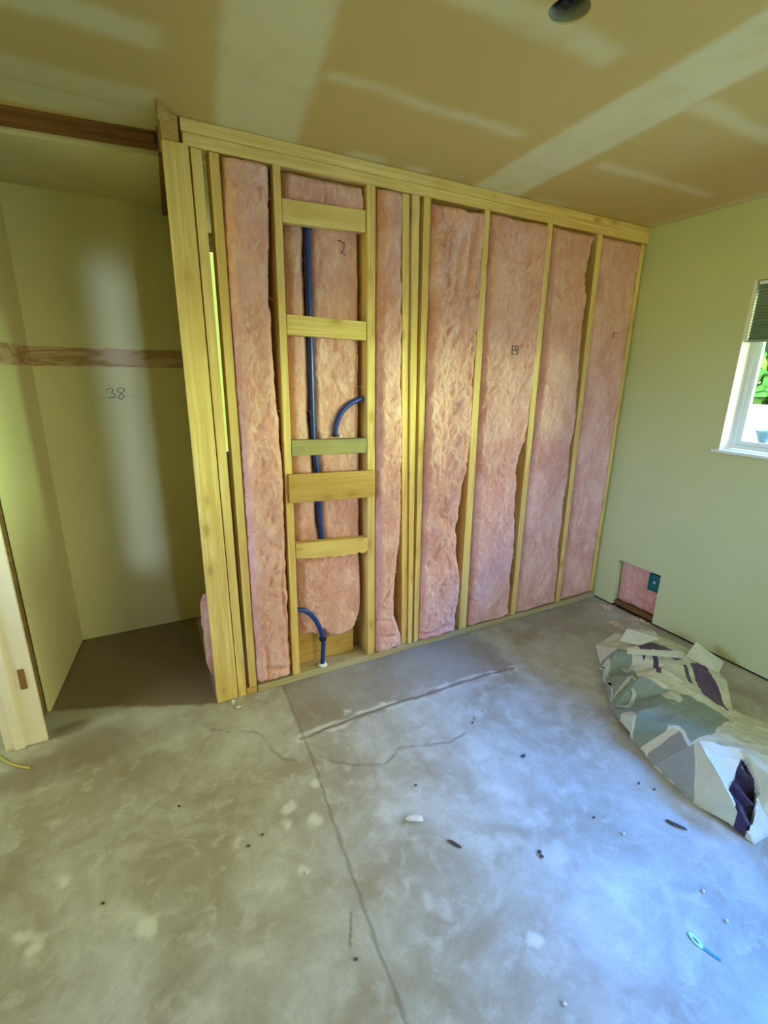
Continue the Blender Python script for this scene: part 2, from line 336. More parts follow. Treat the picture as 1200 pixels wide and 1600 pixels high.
# ------------------------------------------------------------------ mesh helpers
def link(name, verts, faces, mat, parent=None, smooth=False, mats=None, mi=None):
    me = bpy.data.meshes.new(name); me.from_pydata([tuple(map(float, v)) for v in verts], [], [tuple(int(i) for i in f) for f in faces]); me.update()
    o = bpy.data.objects.new(name, me); COL.objects.link(o)
    for m in (mats or [mat]): me.materials.append(m)
    if mi is not None: me.polygons.foreach_set('material_index', mi)
    if smooth: me.polygons.foreach_set('use_smooth', [True] * len(me.polygons))
    if parent: o.parent = parent
    return o
def tag(o, label=None, cat=None, group=None, kind=None):
    if label: o['label'] = label
    if cat: o['category'] = cat
    if group: o['group'] = group
    if kind: o['kind'] = kind
    return o
def struct(o): o['kind'] = 'structure'; return o
class MB:
    def __init__(s): s.v = []; s.f = []
    def add(s, v, f):
        k = len(s.v); s.v += [tuple(p) for p in v]; s.f += [tuple(i + k for i in q) for q in f]
    def box(s, x0, x1, y0, y1, z0, z1):
        s.hexa([(x0, y0, z0), (x1, y0, z0), (x1, y1, z0), (x0, y1, z0), (x0, y0, z1), (x1, y0, z1), (x1, y1, z1), (x0, y1, z1)]); return s
    def hexa(s, c):
        s.add(c, [(3, 2, 1, 0), (4, 5, 6, 7), (0, 1, 5, 4), (1, 2, 6, 5), (2, 3, 7, 6), (3, 0, 4, 7)]); return s
    def tube(s, path, rad, n=10, cap=True):
        P = [Vector(p) for p in path]; k0 = len(s.v); up = None
        for i, p in enumerate(P):
            t = (P[min(i + 1, len(P) - 1)] - P[max(i - 1, 0)]).normalized()
            if up is None: up = t.orthogonal().normalized()
            a = (up - t * up.dot(t)).normalized(); up = a; b = t.cross(a)
            rr = rad[i] if isinstance(rad, (list, tuple)) else rad
            for j in range(n):
                th = 2 * math.pi * j / n; s.v.append(tuple(p + (a * math.cos(th) + b * math.sin(th)) * rr))
        for i in range(len(P) - 1):
            for j in range(n):
                q = k0 + i * n; s.f.append((q + j, q + (j + 1) % n, q + n + (j + 1) % n, q + n + j))
        if cap:
            s.f.append(tuple(k0 + j for j in range(n))[::-1]); s.f.append(tuple(k0 + (len(P) - 1) * n + j for j in range(n)))
        return s
    def build(s, name, mat, parent=None, smooth=False, bevel=0):
        o = link(name, s.v, s.f, mat, parent, smooth)
        if bevel:
            bm = bmesh.new(); bm.from_mesh(o.data)
            bmesh.ops.bevel(bm, geom=list(bm.edges), offset=bevel, segments=2, affect='EDGES', profile=.6)
            bm.to_mesh(o.data); bm.free()
        return o
def smooth_path(P, k=6):
    P = [Vector(p) for p in P]; out = []
    for i in range(len(P) - 1):
        p0, p1, p2, p3 = P[max(i - 1, 0)], P[i], P[i + 1], P[min(i + 2, len(P) - 1)]
        for j in range(k):
            t = j / k
            out.append(.5 * ((2 * p1) + (p2 - p0) * t + (2 * p0 - 5 * p1 + 4 * p2 - p3) * t * t + (3 * p1 - p0 - 3 * p2 + p3) * t ** 3))
    out.append(P[-1]); return out
def empty(name, loc):
    o = bpy.data.objects.new(name, None); COL.objects.link(o); o.location = loc; o.empty_display_size = .05; return o
def reparent(child, par):
    child.parent = par; child.location = -Vector(par.location)

H = 2.44; XR = 2.69

# ------------------------------------------------------------------ painted (albedo) fields for floor and ceiling
def seg_dist(X, Y, pts):
    d = np.full(X.shape, 9.)
    for (a, b), (c, e) in zip(pts[:-1], pts[1:]):
        vx, vy = c - a, e - b; t = np.clip(((X - a) * vx + (Y - b) * vy) / (vx * vx + vy * vy + 1e-12), 0, 1)
        d = np.minimum(d, np.hypot(X - a - t * vx, Y - b - t * vy))
    return d
def ss(x, a, b):
    t = np.clip((x - a) / (b - a), 0, 1); return t * t * (3 - 2 * t)
def grid_obj(name, xs, ys, z, mat, hole=None, flip=False, mask=None):
    X, Y = np.meshgrid(xs, ys); nx = len(xs); ny = len(ys)
    V = np.stack([X.ravel(), Y.ravel(), np.full(X.size, z)], 1)
    i, j = np.meshgrid(np.arange(nx - 1), np.arange(ny - 1)); q = (j * nx + i)
    cx = (xs[:-1] + xs[1:]) / 2; cy = (ys[:-1] + ys[1:]) / 2; CX, CY = np.meshgrid(cx, cy)
    keep = np.ones(CX.shape, bool)
    if hole: keep &= ~((CX > hole[0]) & (CX < hole[1]) & (CY > hole[2]) & (CY < hole[3]))
    q = q[keep]
    F = np.stack([q, q + 1, q + nx + 1, q + nx], 1)
    if flip: F = F[:, ::-1]
    return V, F

# floor
fx = np.unique(np.concatenate([np.arange(-2.7, -.95, .05), np.arange(-.95, 2.70, .008), np.arange(2.72, 2.9, .05)]))
fy = np.unique(np.concatenate([np.arange(-3.5, -2.0, .04), np.arange(-2.0, .98, .008), np.arange(1.0, 1.7, .05)]))
V, F = grid_obj('floor', fx, fy, 0, None)
x, y = V[:, 0], V[:, 1]
wx = x + .018 * fbm(x * 9, y * 9, 0, 3, 3); wy = y + .018 * fbm(x * 9, y * 9, 5, 4, 3)
crack = np.zeros(len(x)); lite = np.zeros(len(x)); brown = np.zeros(len(x))
n1 = fbm(x * 25, y * 25, 0, 9, 3)
for c, s_ in ((CRACK_1, .6), (CRACK_2, .65)):
    crack = np.maximum(crack, s_ * ss(seg_dist(wx, wy, c), .008, .002) * ss(n1, -.6, .1))
crack = np.maximum(crack, .55 * ss(seg_dist(x, y, [(.322, 0)] + JOINT + [(.19, -2.1)]), .007, .003))
crack = np.maximum(crack, .7 * ss(seg_dist(x, y, LINE2), .005, .002))
dt = seg_dist(x, y + .01 * fbm(x * 12, y * 12, 0, 5, 3), TRENCH)
crack = np.maximum(crack, .8 * ss(dt, .011, .004))
lite = np.maximum(lite, .62 * ss(np.abs(seg_dist(wx, wy, TRENCH) - .017 - .008 * fbm(x * 3, y * 3, 0, 40, 2)), .019, .004) * ss(fbm(x * 13, y * 30, 0, 41, 3), -.15, .3))
for a, b in WHITE_SPOTS:
    lite = np.maximum(lite, .7 * ss(np.hypot(wx - a, wy - b) + .03 * n1, .030, .004))
rr = np.random.RandomState(3)
for k in range(70):       # pale plaster smears
    a, b = rr.uniform(-.95, 1.6), rr.uniform(-2.2, -.35); sx_, sy_ = rr.uniform(.02, .09), rr.uniform(.03, .12)
    th = rr.uniform(0, 3.14); dx, dy = wx - a, wy - b
    d = np.hypot((dx * np.cos(th) + dy * np.sin(th)) / sx_, (-dx * np.sin(th) + dy * np.cos(th)) / sy_)
    lite = np.maximum(lite, rr.uniform(.10, .32) * ss(d + .9 * n1, 1.0, .1))
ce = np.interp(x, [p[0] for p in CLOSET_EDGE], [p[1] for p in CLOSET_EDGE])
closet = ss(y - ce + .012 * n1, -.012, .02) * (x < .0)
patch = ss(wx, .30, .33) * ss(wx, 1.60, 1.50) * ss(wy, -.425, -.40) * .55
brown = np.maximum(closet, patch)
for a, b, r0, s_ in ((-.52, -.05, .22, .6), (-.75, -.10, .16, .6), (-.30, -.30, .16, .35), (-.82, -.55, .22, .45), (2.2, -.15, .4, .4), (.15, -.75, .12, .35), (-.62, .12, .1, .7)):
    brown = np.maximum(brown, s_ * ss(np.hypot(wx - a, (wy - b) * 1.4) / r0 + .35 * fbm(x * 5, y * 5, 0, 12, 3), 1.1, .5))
m_floor, n, b = new_mat('worn_concrete')
vtx = objco(n)
att = N(n, 'ShaderNodeAttribute'); att.attribute_name = 'marks'
sepc = N(n, 'ShaderNodeSeparateColor'); n.links.new(att.outputs['Color'], sepc.inputs[0])
f1 = noise(n, vtx, 2.6, 6, .8, .6); f2 = noise(n, vtx, 14, 6, .5, .6); f3 = noise(n, vtx, 90, 3)
c = mixc(n, mrange(n, f1, .38, .64), (.315, .285, .215), (.46, .475, .43))
c = mixc(n, mrange(n, f2, .52, .70, 0, .55), c, (.56, .59, .55))
c = mixc(n, mrange(n, f2, .45, .30, 0, .45), c, (.30, .27, .21))
c = mixc(n, mrange(n, f3, .3, .7, 0, .12), c, (.15, .13, .1))
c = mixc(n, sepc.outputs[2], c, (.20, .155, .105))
c = mixc(n, sepc.outputs[1], c, (.66, .68, .62))
c = mixc(n, sepc.outputs[0], c, (.13, .10, .07))
n.links.new(c, b.inputs['Base Color']); setb(b, .5, .35)
n.links.new(mrange(n, f2, .3, .7, .38, .62), b.inputs['Roughness'])
bump(n, b, f2, .12, .01)
k = len(V)
zb = -.12
xa, xb_, ya, yb = fx[0], fx[-1], fy[0], fy[-1]
V2 = np.vstack([V, [(xa, ya, zb), (xb_, ya, zb), (xb_, yb, zb), (xa, yb, zb), (xa, ya, 0), (xb_, ya, 0), (xb_, yb, 0), (xa, yb, 0)]])
F2 = [tuple(f) for f in F] + [(k + 3, k + 2, k + 1, k), (k, k + 1, k + 5, k + 4), (k + 1, k + 2, k + 6, k + 5), (k + 2, k + 3, k + 7, k + 6), (k + 3, k, k + 4, k + 7)]
o = struct(link('floor', V2, F2, m_floor))
ca = o.data.color_attributes.new('marks', 'FLOAT_COLOR', 'POINT')
buf = np.ones((len(V2), 4)); buf[:, :3] = 0; buf[:k, 0] = crack; buf[:k, 1] = lite; buf[:k, 2] = brown; ca.data.foreach_set('color', buf.ravel())

# ceiling, with the round light hole
LX, LY, LR = .873, -1.012, .050
hb = (.76, .98, -1.12, -.90)
cx_ = np.unique(np.round(np.concatenate([np.arange(-2.7, 2.9, .02), [hb[0], hb[1]]]), 4)); cy_ = np.unique(np.round(np.concatenate([np.arange(-3.5, 1.68, .02), [hb[2], hb[3]]]), 4))
V, F = grid_obj('ceiling', cx_, cy_, H, None, hole=hb, flip=True)
k = len(V); ring = []; NR = 64; mxc, myc = (hb[0] + hb[1]) / 2, (hb[2] + hb[3]) / 2; hw = (hb[1] - hb[0]) / 2
for j in range(NR):
    th = 2 * math.pi * j / NR; c0, s0 = math.cos(th), math.sin(th); q = hw / max(abs(c0), abs(s0))
    ring += [(LX + LR * c0, LY + LR * s0, H), (mxc + q * c0, myc + q * s0, H), (LX + LR * c0, LY + LR * s0, H + .006)]
V = np.vstack([V, ring]); FF = [tuple(f) for f in F]
for j in range(NR):
    a, b2 = k + 3 * j, k + 3 * ((j + 1) % NR)
    FF += [(a, b2, b2 + 1, a + 1), (a, a + 2, b2 + 2, b2)]
x, y = V[:, 0], V[:, 1]
nn = fbm(x * 5, y * 5, 0, 21, 3) * .018; n2 = fbm(x * 14, y * 14, 0, 22, 3)
P_ = np.zeros(len(x))
def rectp(x0, x1, y0, y1, s_, e=.025):
    global P_
    xx, yy = x + nn, y + nn
    P_ = np.maximum(P_, s_ * ss(xx, x0 - e, x0 + e) * ss(xx, x1 + e, x1 - e) * ss(yy, y0 - e, y0 + e) * ss(yy, y1 + e, y1 - e))
P_ = np.maximum(P_, .9 * ss(x + nn * .6 - np.interp(y, [-3, -.5, 0, .1], [-.0, .125, .185, .19]), -.02, .015) * ss(x + nn * .6 - np.interp(y, [-3, -.77, 0, .1], [.30, .365, .485, .49]), .02, -.015))
P_ = np.maximum(P_, .95 * ss(x + nn * .5 - np.interp(y, [-3, -1.25, 0], [1.27, 1.29, 1.365]), -.02, .015) * ss(x + nn * .5 - np.interp(y, [-3, -1.1, 0], [1.50, 1.54, 1.63]), .02, -.015))
for r0 in ((.44, 1.22, -.50, -.455, .75), (.50, 1.13, -.985, -.90, .7), (1.56, 2.35, -.955, -.885, .7), (1.66, 2.46, -.49, -.435, .65),
           (-.75, -.02, -.46, -.35, .8), (-.6, .0, -.13, .02, .55), (.70, .86, -.06, 0, .7), (.97, 1.09, -.05, 0, .7), (1.72, 1.95, -.05, 0, .6), (.5, 2.6, -1.43, -1.36, .6), (-.7, .12, -.93, -.86, .6),
           (-.9, -.01, .02, .18, .75), (2.62, 2.7, -3.4, .0, .5)):
    rectp(*r0)
P_ = P_ * (1 - .25 * ss(n2, .0, .6))
m_ceil, n, b = new_mat('ceiling_board')
vtx = objco(n); att = N(n, 'ShaderNodeAttribute'); att.attribute_name = 'mud'
f1 = noise(n, vtx, 1.5, 4)
c = mixc(n, mrange(n, f1, .3, .7), (.60, .44, .165), (.56, .415, .155))
c = mixc(n, att.outputs['Fac'], c, (.70, .65, .40))
n.links.new(c, b.inputs['Base Color']); setb(b, .85, .15); bump(n, b, noise(n, vtx, 60, 3), .1, .002)
k = len(V); xa, xb_, ya, yb = cx_[0], cx_[-1], cy_[0], cy_[-1]; zt = H + .25
V2 = np.vstack([V, [(xa, ya, H), (xb_, ya, H), (xb_, yb, H), (xa, yb, H), (xa, ya, zt), (xb_, ya, zt), (xb_, yb, zt), (xa, yb, zt)]])
FF += [(k + 4, k + 5, k + 6, k + 7), (k, k + 1, k + 5, k + 4), (k + 1, k + 2, k + 6, k + 5), (k + 2, k + 3, k + 7, k + 6), (k + 3, k, k + 4, k + 7)]
o = struct(link('ceiling', V2, FF, m_ceil))
ca = o.data.color_attributes.new('mud', 'FLOAT_COLOR', 'POINT')
buf = np.ones((len(V2), 4)); buf[:, :3] = 0; buf[:len(P_), :3] = P_[:, None]; ca.data.foreach_set('color', buf.ravel())

# closet ceiling board behind the old plate
o = struct(MB().hexa([(-.86, .40, 2.402), (.11, .285, 2.402), (.11, .95, 2.402), (-.86, .95, 2.402), (-.86, .40, 2.439), (.11, .285, 2.439), (.11, .95, 2.439), (-.86, .95, 2.439)]).build('ceiling_closet', m_closet))
# recessed light can
can = MB(); NS = 32
prof_ = [(LR - .001, H + .006), (LR - .001, H + .14), (LR - .012, H + .155)]
vs = [(LX + r0 * math.cos(2 * math.pi * j / NS), LY + r0 * math.sin(2 * math.pi * j / NS), z0) for r0, z0 in prof_ for j in range(NS)]
fs = [(i * NS + j, i * NS + (j + 1) % NS, (i + 1) * NS + (j + 1) % NS, (i + 1) * NS + j) for i in range(2) for j in range(NS)] + [tuple(2 * NS + j for j in range(NS))]
lamp = empty('recessed_light_can', (LX, LY, H + .006))
tag(lamp, 'open round metal can for a recessed light in the ceiling', 'ceiling light')
can.add(vs, fs); reparent(can.build('housing', m_can), lamp)
reparent(MB().box(LX - .012, LX + .018, LY + .005, LY + .03, H + .02, H + .15).build('bracket', m_black, bevel=.002), lamp)
reparent(MB().box(LX - .045, LX - .022, LY - .02, LY + .02, H + .05, H + .10).build('socket_clip', m_rust, bevel=.003), lamp)

# ------------------------------------------------------------------ walls
wall = MB()
T = .16; hy0, hy1, hz1 = -.455, -.148, .352
g0 = .012
wall.box(XR, XR + T, hy1, 1.66, g0, H - .001)
wall.box(XR, XR + T, WIN_Y1, hy0, g0, H - .001)
wall.box(XR, XR + T, hy0, hy1, hz1, H - .001)
wall.box(XR + .10, XR + T, hy0, hy1, g0, hz1)
wall.box(XR, XR + T, WIN_Y0, WIN_Y1, g0, WZ0 - .016)
wall.box(XR, XR + T, WIN_Y0, WIN_Y1, WZ1, H - .001)
W5A, W5B, W5T = -3.34, -2.72, 1.66
wall.box(XR, XR + T, W5B, WIN_Y0, g0, H - .001).box(XR, XR + T, W5A, W5B, g0, WZ0).box(XR, XR + T, W5A, W5B, W5T, H - .001).box(XR, XR + T, -3.5, W5A, g0, H - .001)
struct(wall.build('wall_right', m_wall))
struct(MB().box(XR + .006, XR + T, -3.5, 1.66, -.001, g0).build('wall_gap_shade', m_dark))  # near-black strip, paints the shade of the gap under the wall board
wb = MB()
bx0, bx1, bz0, bz1 = 1.4, 2.5, 1.0, 2.1
wb.box(-2.6, .28, -3.5, -3.4, 0, H).box(.48, bx0, -3.5, -3.4, 0, H).box(.28, .48, -3.5, -3.4, 0, .3).box(.28, .48, -3.5, -3.4, 2.15, H).box(bx1, XR, -3.5, -3.4, 0, H).box(bx0, bx1, -3.5, -3.4, 0, bz0).box(bx0, bx1, -3.5, -3.4, bz1, H)  # unseen slit and wide opening, put in to let light through
struct(wb.build('wall_back', m_wall))
wl = MB()
wl.box(-.86, -.70, -3.4, -1.30, 0, H).box(-.86, -.70, -1.30, .10, 2.06, H).box(-.86, -.80, .22, .951, 0, H)
struct(wl.build('wall_left', m_wall))
# room beyond the doorway, its unseen window opening added to let light in
hl = MB(); hl.box(-2.7, -2.6, -3.4, -1.1, 0, H).box(-2.7, -2.6, .1, 1.0, 0, H).box(-2.7, -2.6, -1.1, .1, 0, .9).box(-2.7, -2.6, -1.1, .1, 2.1, H).box(-2.7, -.86, .9, 1.0, 0, H)
struct(hl.build('wall_hall', m_wall))
# closet back wall and side wall
struct(MB().box(-.80, .135, .951, .975, .0, H).build('wall_closet_back', m_closet))
cs = MB()
cs.hexa([(-.734, .29, .004), (-.721, .29, .004), (-.639, .950, .004), (-.652, .950, .004), (-.734, .29, H - .04), (-.721, .29, H - .04), (-.639, .950, H - .04), (-.652, .950, H - .04)])
struct(cs.build('wall_closet_side', m_closet))
# wall board on the far side of the stud wall and the room behind it
struct(MB().box(.20, XR, .142, .155, 0, H).build('wall_front', m_redb))
bw = MB(); bw.box(-.8, .2, 1.55, 1.65, 0, H).box(.7, XR, 1.55, 1.65, 0, H).box(.2, .7, 1.55, 1.65, 0, .94).box(.2, .7, 1.55, 1.65, 2.40, H)  # window opening assumed, brightens the gap between the studs
struct(bw.build('wall_bathroom', m_wall))
struct(MB().box(-.80, -.70, .976, 1.55, 0, H).build('wall_bathroom_side', m_wall))

# ------------------------------------------------------------------ right window
w1 = empty('window_1', (XR, WIN_Y1, WZ0)); struct(w1)
fr = MB()
a, b_, c_, d_ = XR + .115, XR + .15, 0, 0
yl, yr = WIN_Y1 - .002, WIN_Y0 + .002
def frame(mb, x0, x1, y0, y1, z0, z1, t):
    mb.box(x0, x1, y1 - t, y1, z0, z1).box(x0, x1, y0, y0 + t, z0, z1).box(x0, x1, y0 + t, y1 - t, z0, z0 + t).box(x0, x1, y0 + t, y1 - t, z1 - t, z1)
frame(fr, XR + .105, XR + .15, yr, yl, WZ0 + .002, WZ1 - .002, .022)
reparent(fr.build('window_frame', m_white), w1)
sh = MB(); ym = (yl + yr) / 2
frame(sh, XR + .118, XR + .142, ym, yl - .023, WZ0 + .025, WZ1 - .025, .022)
frame(sh, XR + .118, XR + .142, yr + .023, ym, WZ0 + .025, WZ1 - .025, .022)
reparent(sh.build('window_sash', m_white), w1)
reparent(MB().box(XR + .128, XR + .131, yr + .045, yl - .045, WZ0 + .047, WZ1 - .047).build('window_glass', m_glass), w1)
rv = MB(); rv.box(XR - .001, XR + .104, WIN_Y1 - .004, WIN_Y1, WZ0, WZ1).box(XR - .001, XR + .104, WIN_Y0, WIN_Y0 + .004, WZ0, WZ1)
reparent(rv.build('window_reveal', m_trim), w1)
reparent(MB().box(XR - .022, XR + .104, WIN_Y0 - .03, WIN_Y1 + .028, WZ0 - .015, WZ0).build('window_sill', m_white, bevel=.003), w1)
# blind
bl = empty('window_blind', (XR + .05, WIN_Y1 - .03, 1.765))
tag(bl, 'grey green pleated blind pulled part way down in the right window', 'blind')
bm_ = MB(); npl = 18; zt, z0 = 2.04, 1.775; ys0, ys1 = WIN_Y0 + .014, WIN_Y1 - .014
vv = []; 
for i in range(npl * 2 + 1):
    z = z0 + (zt - z0) * i / (npl * 2); xo = .0 if i % 2 else .012
    vv.append((xo, z))
xb0 = XR + .022
for (xo, z), (xo2, z2) in zip(vv[:-1], vv[1:]):
    bm_.add([(xb0 + xo, ys0, z), (xb0 + xo, ys1, z), (xb0 + xo2, ys1, z2), (xb0 + xo2, ys0, z2)], [(0, 1, 2, 3)])
    bm_.add([(xb0 + .034 - xo, ys0, z), (xb0 + .034 - xo, ys1, z), (xb0 + .034 - xo2, ys1, z2), (xb0 + .034 - xo2, ys0, z2)], [(3, 2, 1, 0)])
    bm_.add([(xb0 + xo, ys1, z), (xb0 + .034 - xo, ys1, z), (xb0 + .034 - xo2, ys1, z2), (xb0 + xo2, ys1, z2)], [(0, 1, 2, 3)])
reparent(bm_.build('pleated_shade', m_blind), bl)
reparent(MB().box(xb0 - .002, xb0 + .036, ys0, ys1, 1.762, 1.775).build('bottom_rail', m_blind, bevel=.002), bl)
reparent(MB().box(xb0 - .004, xb0 + .04, ys0, ys1, 2.04, 2.057).build('head_rail', m_white, bevel=.002), bl)
w5 = empty('window_assumed_5', (XR, W5B, WZ0)); struct(w5)  # unseen second window, assumed to light the closet side wall
mb = MB(); frame(mb, XR + .105, XR + .15, W5A + .002, W5B - .002, WZ0 + .002, W5T - .002, .022); reparent(mb.build('window_frame', m_white), w5)
reparent(MB().box(XR + .128, XR + .131, W5A + .024, W5B - .024, WZ0 + .024, W5T - .024).build('window_glass', m_glass), w5)
for (nm, X0, X1, Z0, Z1, yc, dpt) in (('window_added_2', bx0, bx1, bz0, bz1, -3.46, .04), ('window_assumed_3', .2, .7, .94, 2.40, 1.60, .04), ('window_assumed_4', .28, .48, .3, 2.15, -3.46, .04)):  # unseen windows: back one added for fill, bathroom and slit ones assumed
    o = empty(nm, (X0, yc, Z0)); struct(o); mb = MB(); t = .05 if nm != 'window_assumed_4' else .01
    mb.box(X0, X0 + t, yc, yc + dpt, Z0, Z1).box(X1 - t, X1, yc, yc + dpt, Z0, Z1).box(X0 + t, X1 - t, yc, yc + dpt, Z0, Z0 + t).box(X0 + t, X1 - t, yc, yc + dpt, Z1 - t, Z1)
    reparent(mb.build('window_frame', m_white), o)
    reparent(MB().box(X0 + t, X1 - t, yc + .015, yc + .019, Z0 + t, Z1 - t).build('window_glass', m_glass), o)
# assumed roof overhang outside the right window, blocks the high sky
struct(MB().box(XR + T + .01, XR + .95, -4, 2, 2.44, 2.6).build('trim_2', m_trim))

# garden outside
struct(MB().box(3.2, 30, -12, 14, -.6, -.4).build('ground', m_grass))
o = MB().box(5.2, 5.4, -1.2, 3.2, -.4, .97).build('garden_wall', m_conc_lt, bevel=.02); tag(o, 'low pale garden wall seen through the right window', 'wall')
o = MB().box(7.4, 7.6, -2.2, 5.5, -.4, 1.24).build('boundary_wall', m_conc_lt, bevel=.02); tag(o, 'bright white wall behind the low garden wall, under the hedge', 'wall')
pb = Vector((5.28, 0.31, .972))
pr = [(.03, 0), (.055, .05), (.075, .10), (.078, .118), (.066, .12), (.05, .06), (.0, .055)]
vs = [(pb.x + r0 * math.cos(j * math.pi / 12), pb.y + r0 * math.sin(j * math.pi / 12), pb.z + z0) for r0, z0 in pr for j in range(24)]
fs = [(i * 24 + j, i * 24 + (j + 1) % 24, (i + 1) * 24 + (j + 1) % 24, (i + 1) * 24 + j) for i in range(6) for j in range(24)] + [tuple(range(24))[::-1]]
mb = MB(); mb.add(vs, fs); tag(mb.build('flower_pot', m_pot, smooth=True), 'small pale blue pot on the garden wall outside the window', 'pot')
hg = empty('hedge', (8.6, 1, -.4)); tag(hg, 'bright green leafy hedge outside the right window', 'hedge')
rr = np.random.RandomState(5)
for li, (mat_, cnt) in enumerate(((m_leaf, 9000), (m_leaf2, 3600))):
    C_ = np.stack([rr.uniform(8.0, 9.2, cnt), rr.uniform(-1.2, 6.5, cnt), rr.uniform(-.3, 4.2, cnt)], 1)
    A_ = rr.normal(size=(cnt, 3)); A_ /= np.linalg.norm(A_, axis=1)[:, None]; B_ = np.cross(A_, rr.normal(size=(cnt, 3))); B_ /= np.linalg.norm(B_, axis=1)[:, None]
    s0 = rr.uniform(.10, .20, cnt)[:, None]
    Q = np.stack([C_ - A_ * s0, C_ + B_ * s0 * .5, C_ + A_ * s0, C_ - B_ * s0 * .5], 1).reshape(-1, 3)
    o = link('foliage', Q, np.arange(cnt * 4).reshape(-1, 4), mat_); o['kind'] = 'stuff'; reparent(o, hg)
cnt = 1350  # unseen leaf clump, added to keep sun off the near part of the window
C_ = np.stack([rr.uniform(4.9, 5.9, cnt), rr.uniform(-4.4, -3.3, cnt), rr.uniform(.4, 2.6, cnt)], 1)
A_ = rr.normal(size=(cnt, 3)); A_ /= np.linalg.norm(A_, axis=1)[:, None]; B_ = np.cross(A_, rr.normal(size=(cnt, 3))); B_ /= np.linalg.norm(B_, axis=1)[:, None]
s0 = rr.uniform(.05, .085, cnt)[:, None]
o = link('foliage', np.stack([C_ - A_ * s0, C_ + B_ * s0 * .5, C_ + A_ * s0, C_ - B_ * s0 * .5], 1).reshape(-1, 3), np.arange(cnt * 4).reshape(-1, 4), m_leaf2); o['kind'] = 'stuff'; reparent(o, hg)
mb = MB()
for k in range(9): mb.tube([(8.6, -1 + .85 * k, -.4), (8.65, -1 + .85 * k + .1, 2.5)], [.05, .02], 7)
reparent(mb.build('stem', m_stem), hg)

# ------------------------------------------------------------------ hole in the right wall
hole = empty('insulation_batt', (XR + .05, -.3, .02))
tag(hole, 'pink insulation showing in the square cutout low in the right wall', 'insulation')
def puff(y0, y1, z0, z1, xf, xb, seed):
    nu, nv = 40, 46; U, W_ = np.meshgrid(np.linspace(-1, 1, nu), np.linspace(-1, 1, nv))
    Y = (y0 + y1) / 2 + U * (y1 - y0) / 2; Z = (z0 + z1) / 2 + W_ * (z1 - z0) / 2
    Xf = xf + .018 * np.maximum(abs(U) ** 8, abs(W_) ** 8) + .014 * fbm(Y * 22, Z * 22, 0, seed, 4)
    V = np.stack([Xf.ravel(), Y.ravel(), Z.ravel()], 1); F = [(j * nu + i, (j + 1) * nu + i, (j + 1) * nu + i + 1, j * nu + i + 1) for j in range(nv - 1) for i in range(nu - 1)]
    per = [i for i in range(nu)] + [j * nu + nu - 1 for j in range(1, nv)] + [(nv - 1) * nu + i for i in range(nu - 2, -1, -1)] + [j * nu for j in range(nv - 2, 0, -1)]
    k = len(V); B = V[per].copy(); B[:, 0] = xb; V = np.vstack([V, B]); L = len(per)
    F += [(per[i], per[(i + 1) % L], k + (i + 1) % L, k + i) for i in range(L)] + [tuple(k + i for i in range(L))[::-1]]
    return V, F
V, F = puff(hy0 + .003, hy1 - .003, .045, hz1 - .002, XR + .036, XR + .098, 61)
reparent(link('fibre_fill', V, F, m_ins, smooth=True), hole)
struct(MB().box(XR + .02, XR + .099, hy0 + .002, hy1 - .002, .013, .042).build('trim_3', m_wood_oldv))
eb = empty('electrical_box', (XR + .02, -.40, .28)); tag(eb, 'teal plastic electrical box in the corner of the wall cutout', 'electrical box')
mb = MB(); Y0, Y1, Z0, Z1 = -.452, -.378, .225, .340
mb.box(XR + .004, XR + .026, Y0, Y0 + .004, Z0, Z1).box(XR + .004, XR + .026, Y1 - .004, Y1, Z0, Z1).box(XR + .004, XR + .026, Y0, Y1, Z0, Z0 + .004).box(XR + .004, XR + .026, Y0, Y1, Z1 - .004, Z1).box(XR + .020, XR + .026, Y0, Y1, Z0, Z1)
reparent(mb.build('box_body', m_teal), eb)
reparent(MB().box(XR + .012, XR + .019, -.418, -.408, .275, .292).build('screw_tab', m_collar, bevel=.002), eb)

# ------------------------------------------------------------------ stud wall timber
YD = .14
def stud(name, mat, xt0, xt1, xb0, xb1, z0, z1, y0=0., y1=YD, label='', cat='stud', group=None, bev=.0025):
    o = MB().hexa([(0, y0, 0), (xb1 - xb0, y0, 0), (xb1 - xb0, y1, 0), (0, y1, 0), (xt0 - xb0, y0, z1 - z0), (xt1 - xb0, y0, z1 - z0), (xt1 - xb0, y1, z1 - z0), (xt0 - xb0, y1, z1 - z0)]).build(name, mat, bevel=bev)
    o.location = (xb0, 0, z0); tag(o, label, cat, group); return o
ZB, ZT = .040, 2.352
G = 'upright studs of the open wall'
stud('end_post', m_wood_v, .000, .087, -.001, .097, .001, 2.358, 0, .038, 'wide flat pine post closing the left end of the stud wall', 'stud')
stud('wall_stud', m_wood_v, .0935, .131, .1000, .139, .001, 2.350, .0, .089, 'pine stud right against the wide end post', 'stud', G)
stud('wall_stud', m_wood_v, .158, .193, .156, .192, ZB, 2.350, .0, .089, 'pine stud left of the leftmost pink batt, beside the lit gap', 'stud', G)
s4 = stud('wall_stud', m_wood_v, .393, .424, .382, .420, ZB, ZT, 0, YD, 'pine stud at the left ends of the short blocks', 'stud', G)
s5 = stud('wall_stud', m_wood_v, .800, .842, .819, .861, ZB, ZT, 0, YD, 'pine stud at the right ends of the short blocks', 'stud', G)
s6 = stud('wall_stud', m_wood_v, .982, 1.020, 1.046, 1.080, ZB, ZT, .012, YD, 'leftmost of three close pine studs in mid wall', 'stud', G)
s7 = stud('wall_stud', m_wood_v, 1.024, 1.066, 1.082, 1.108, ZB, ZT, 0, YD, 'middle of three close pine studs in mid wall', 'stud', G)
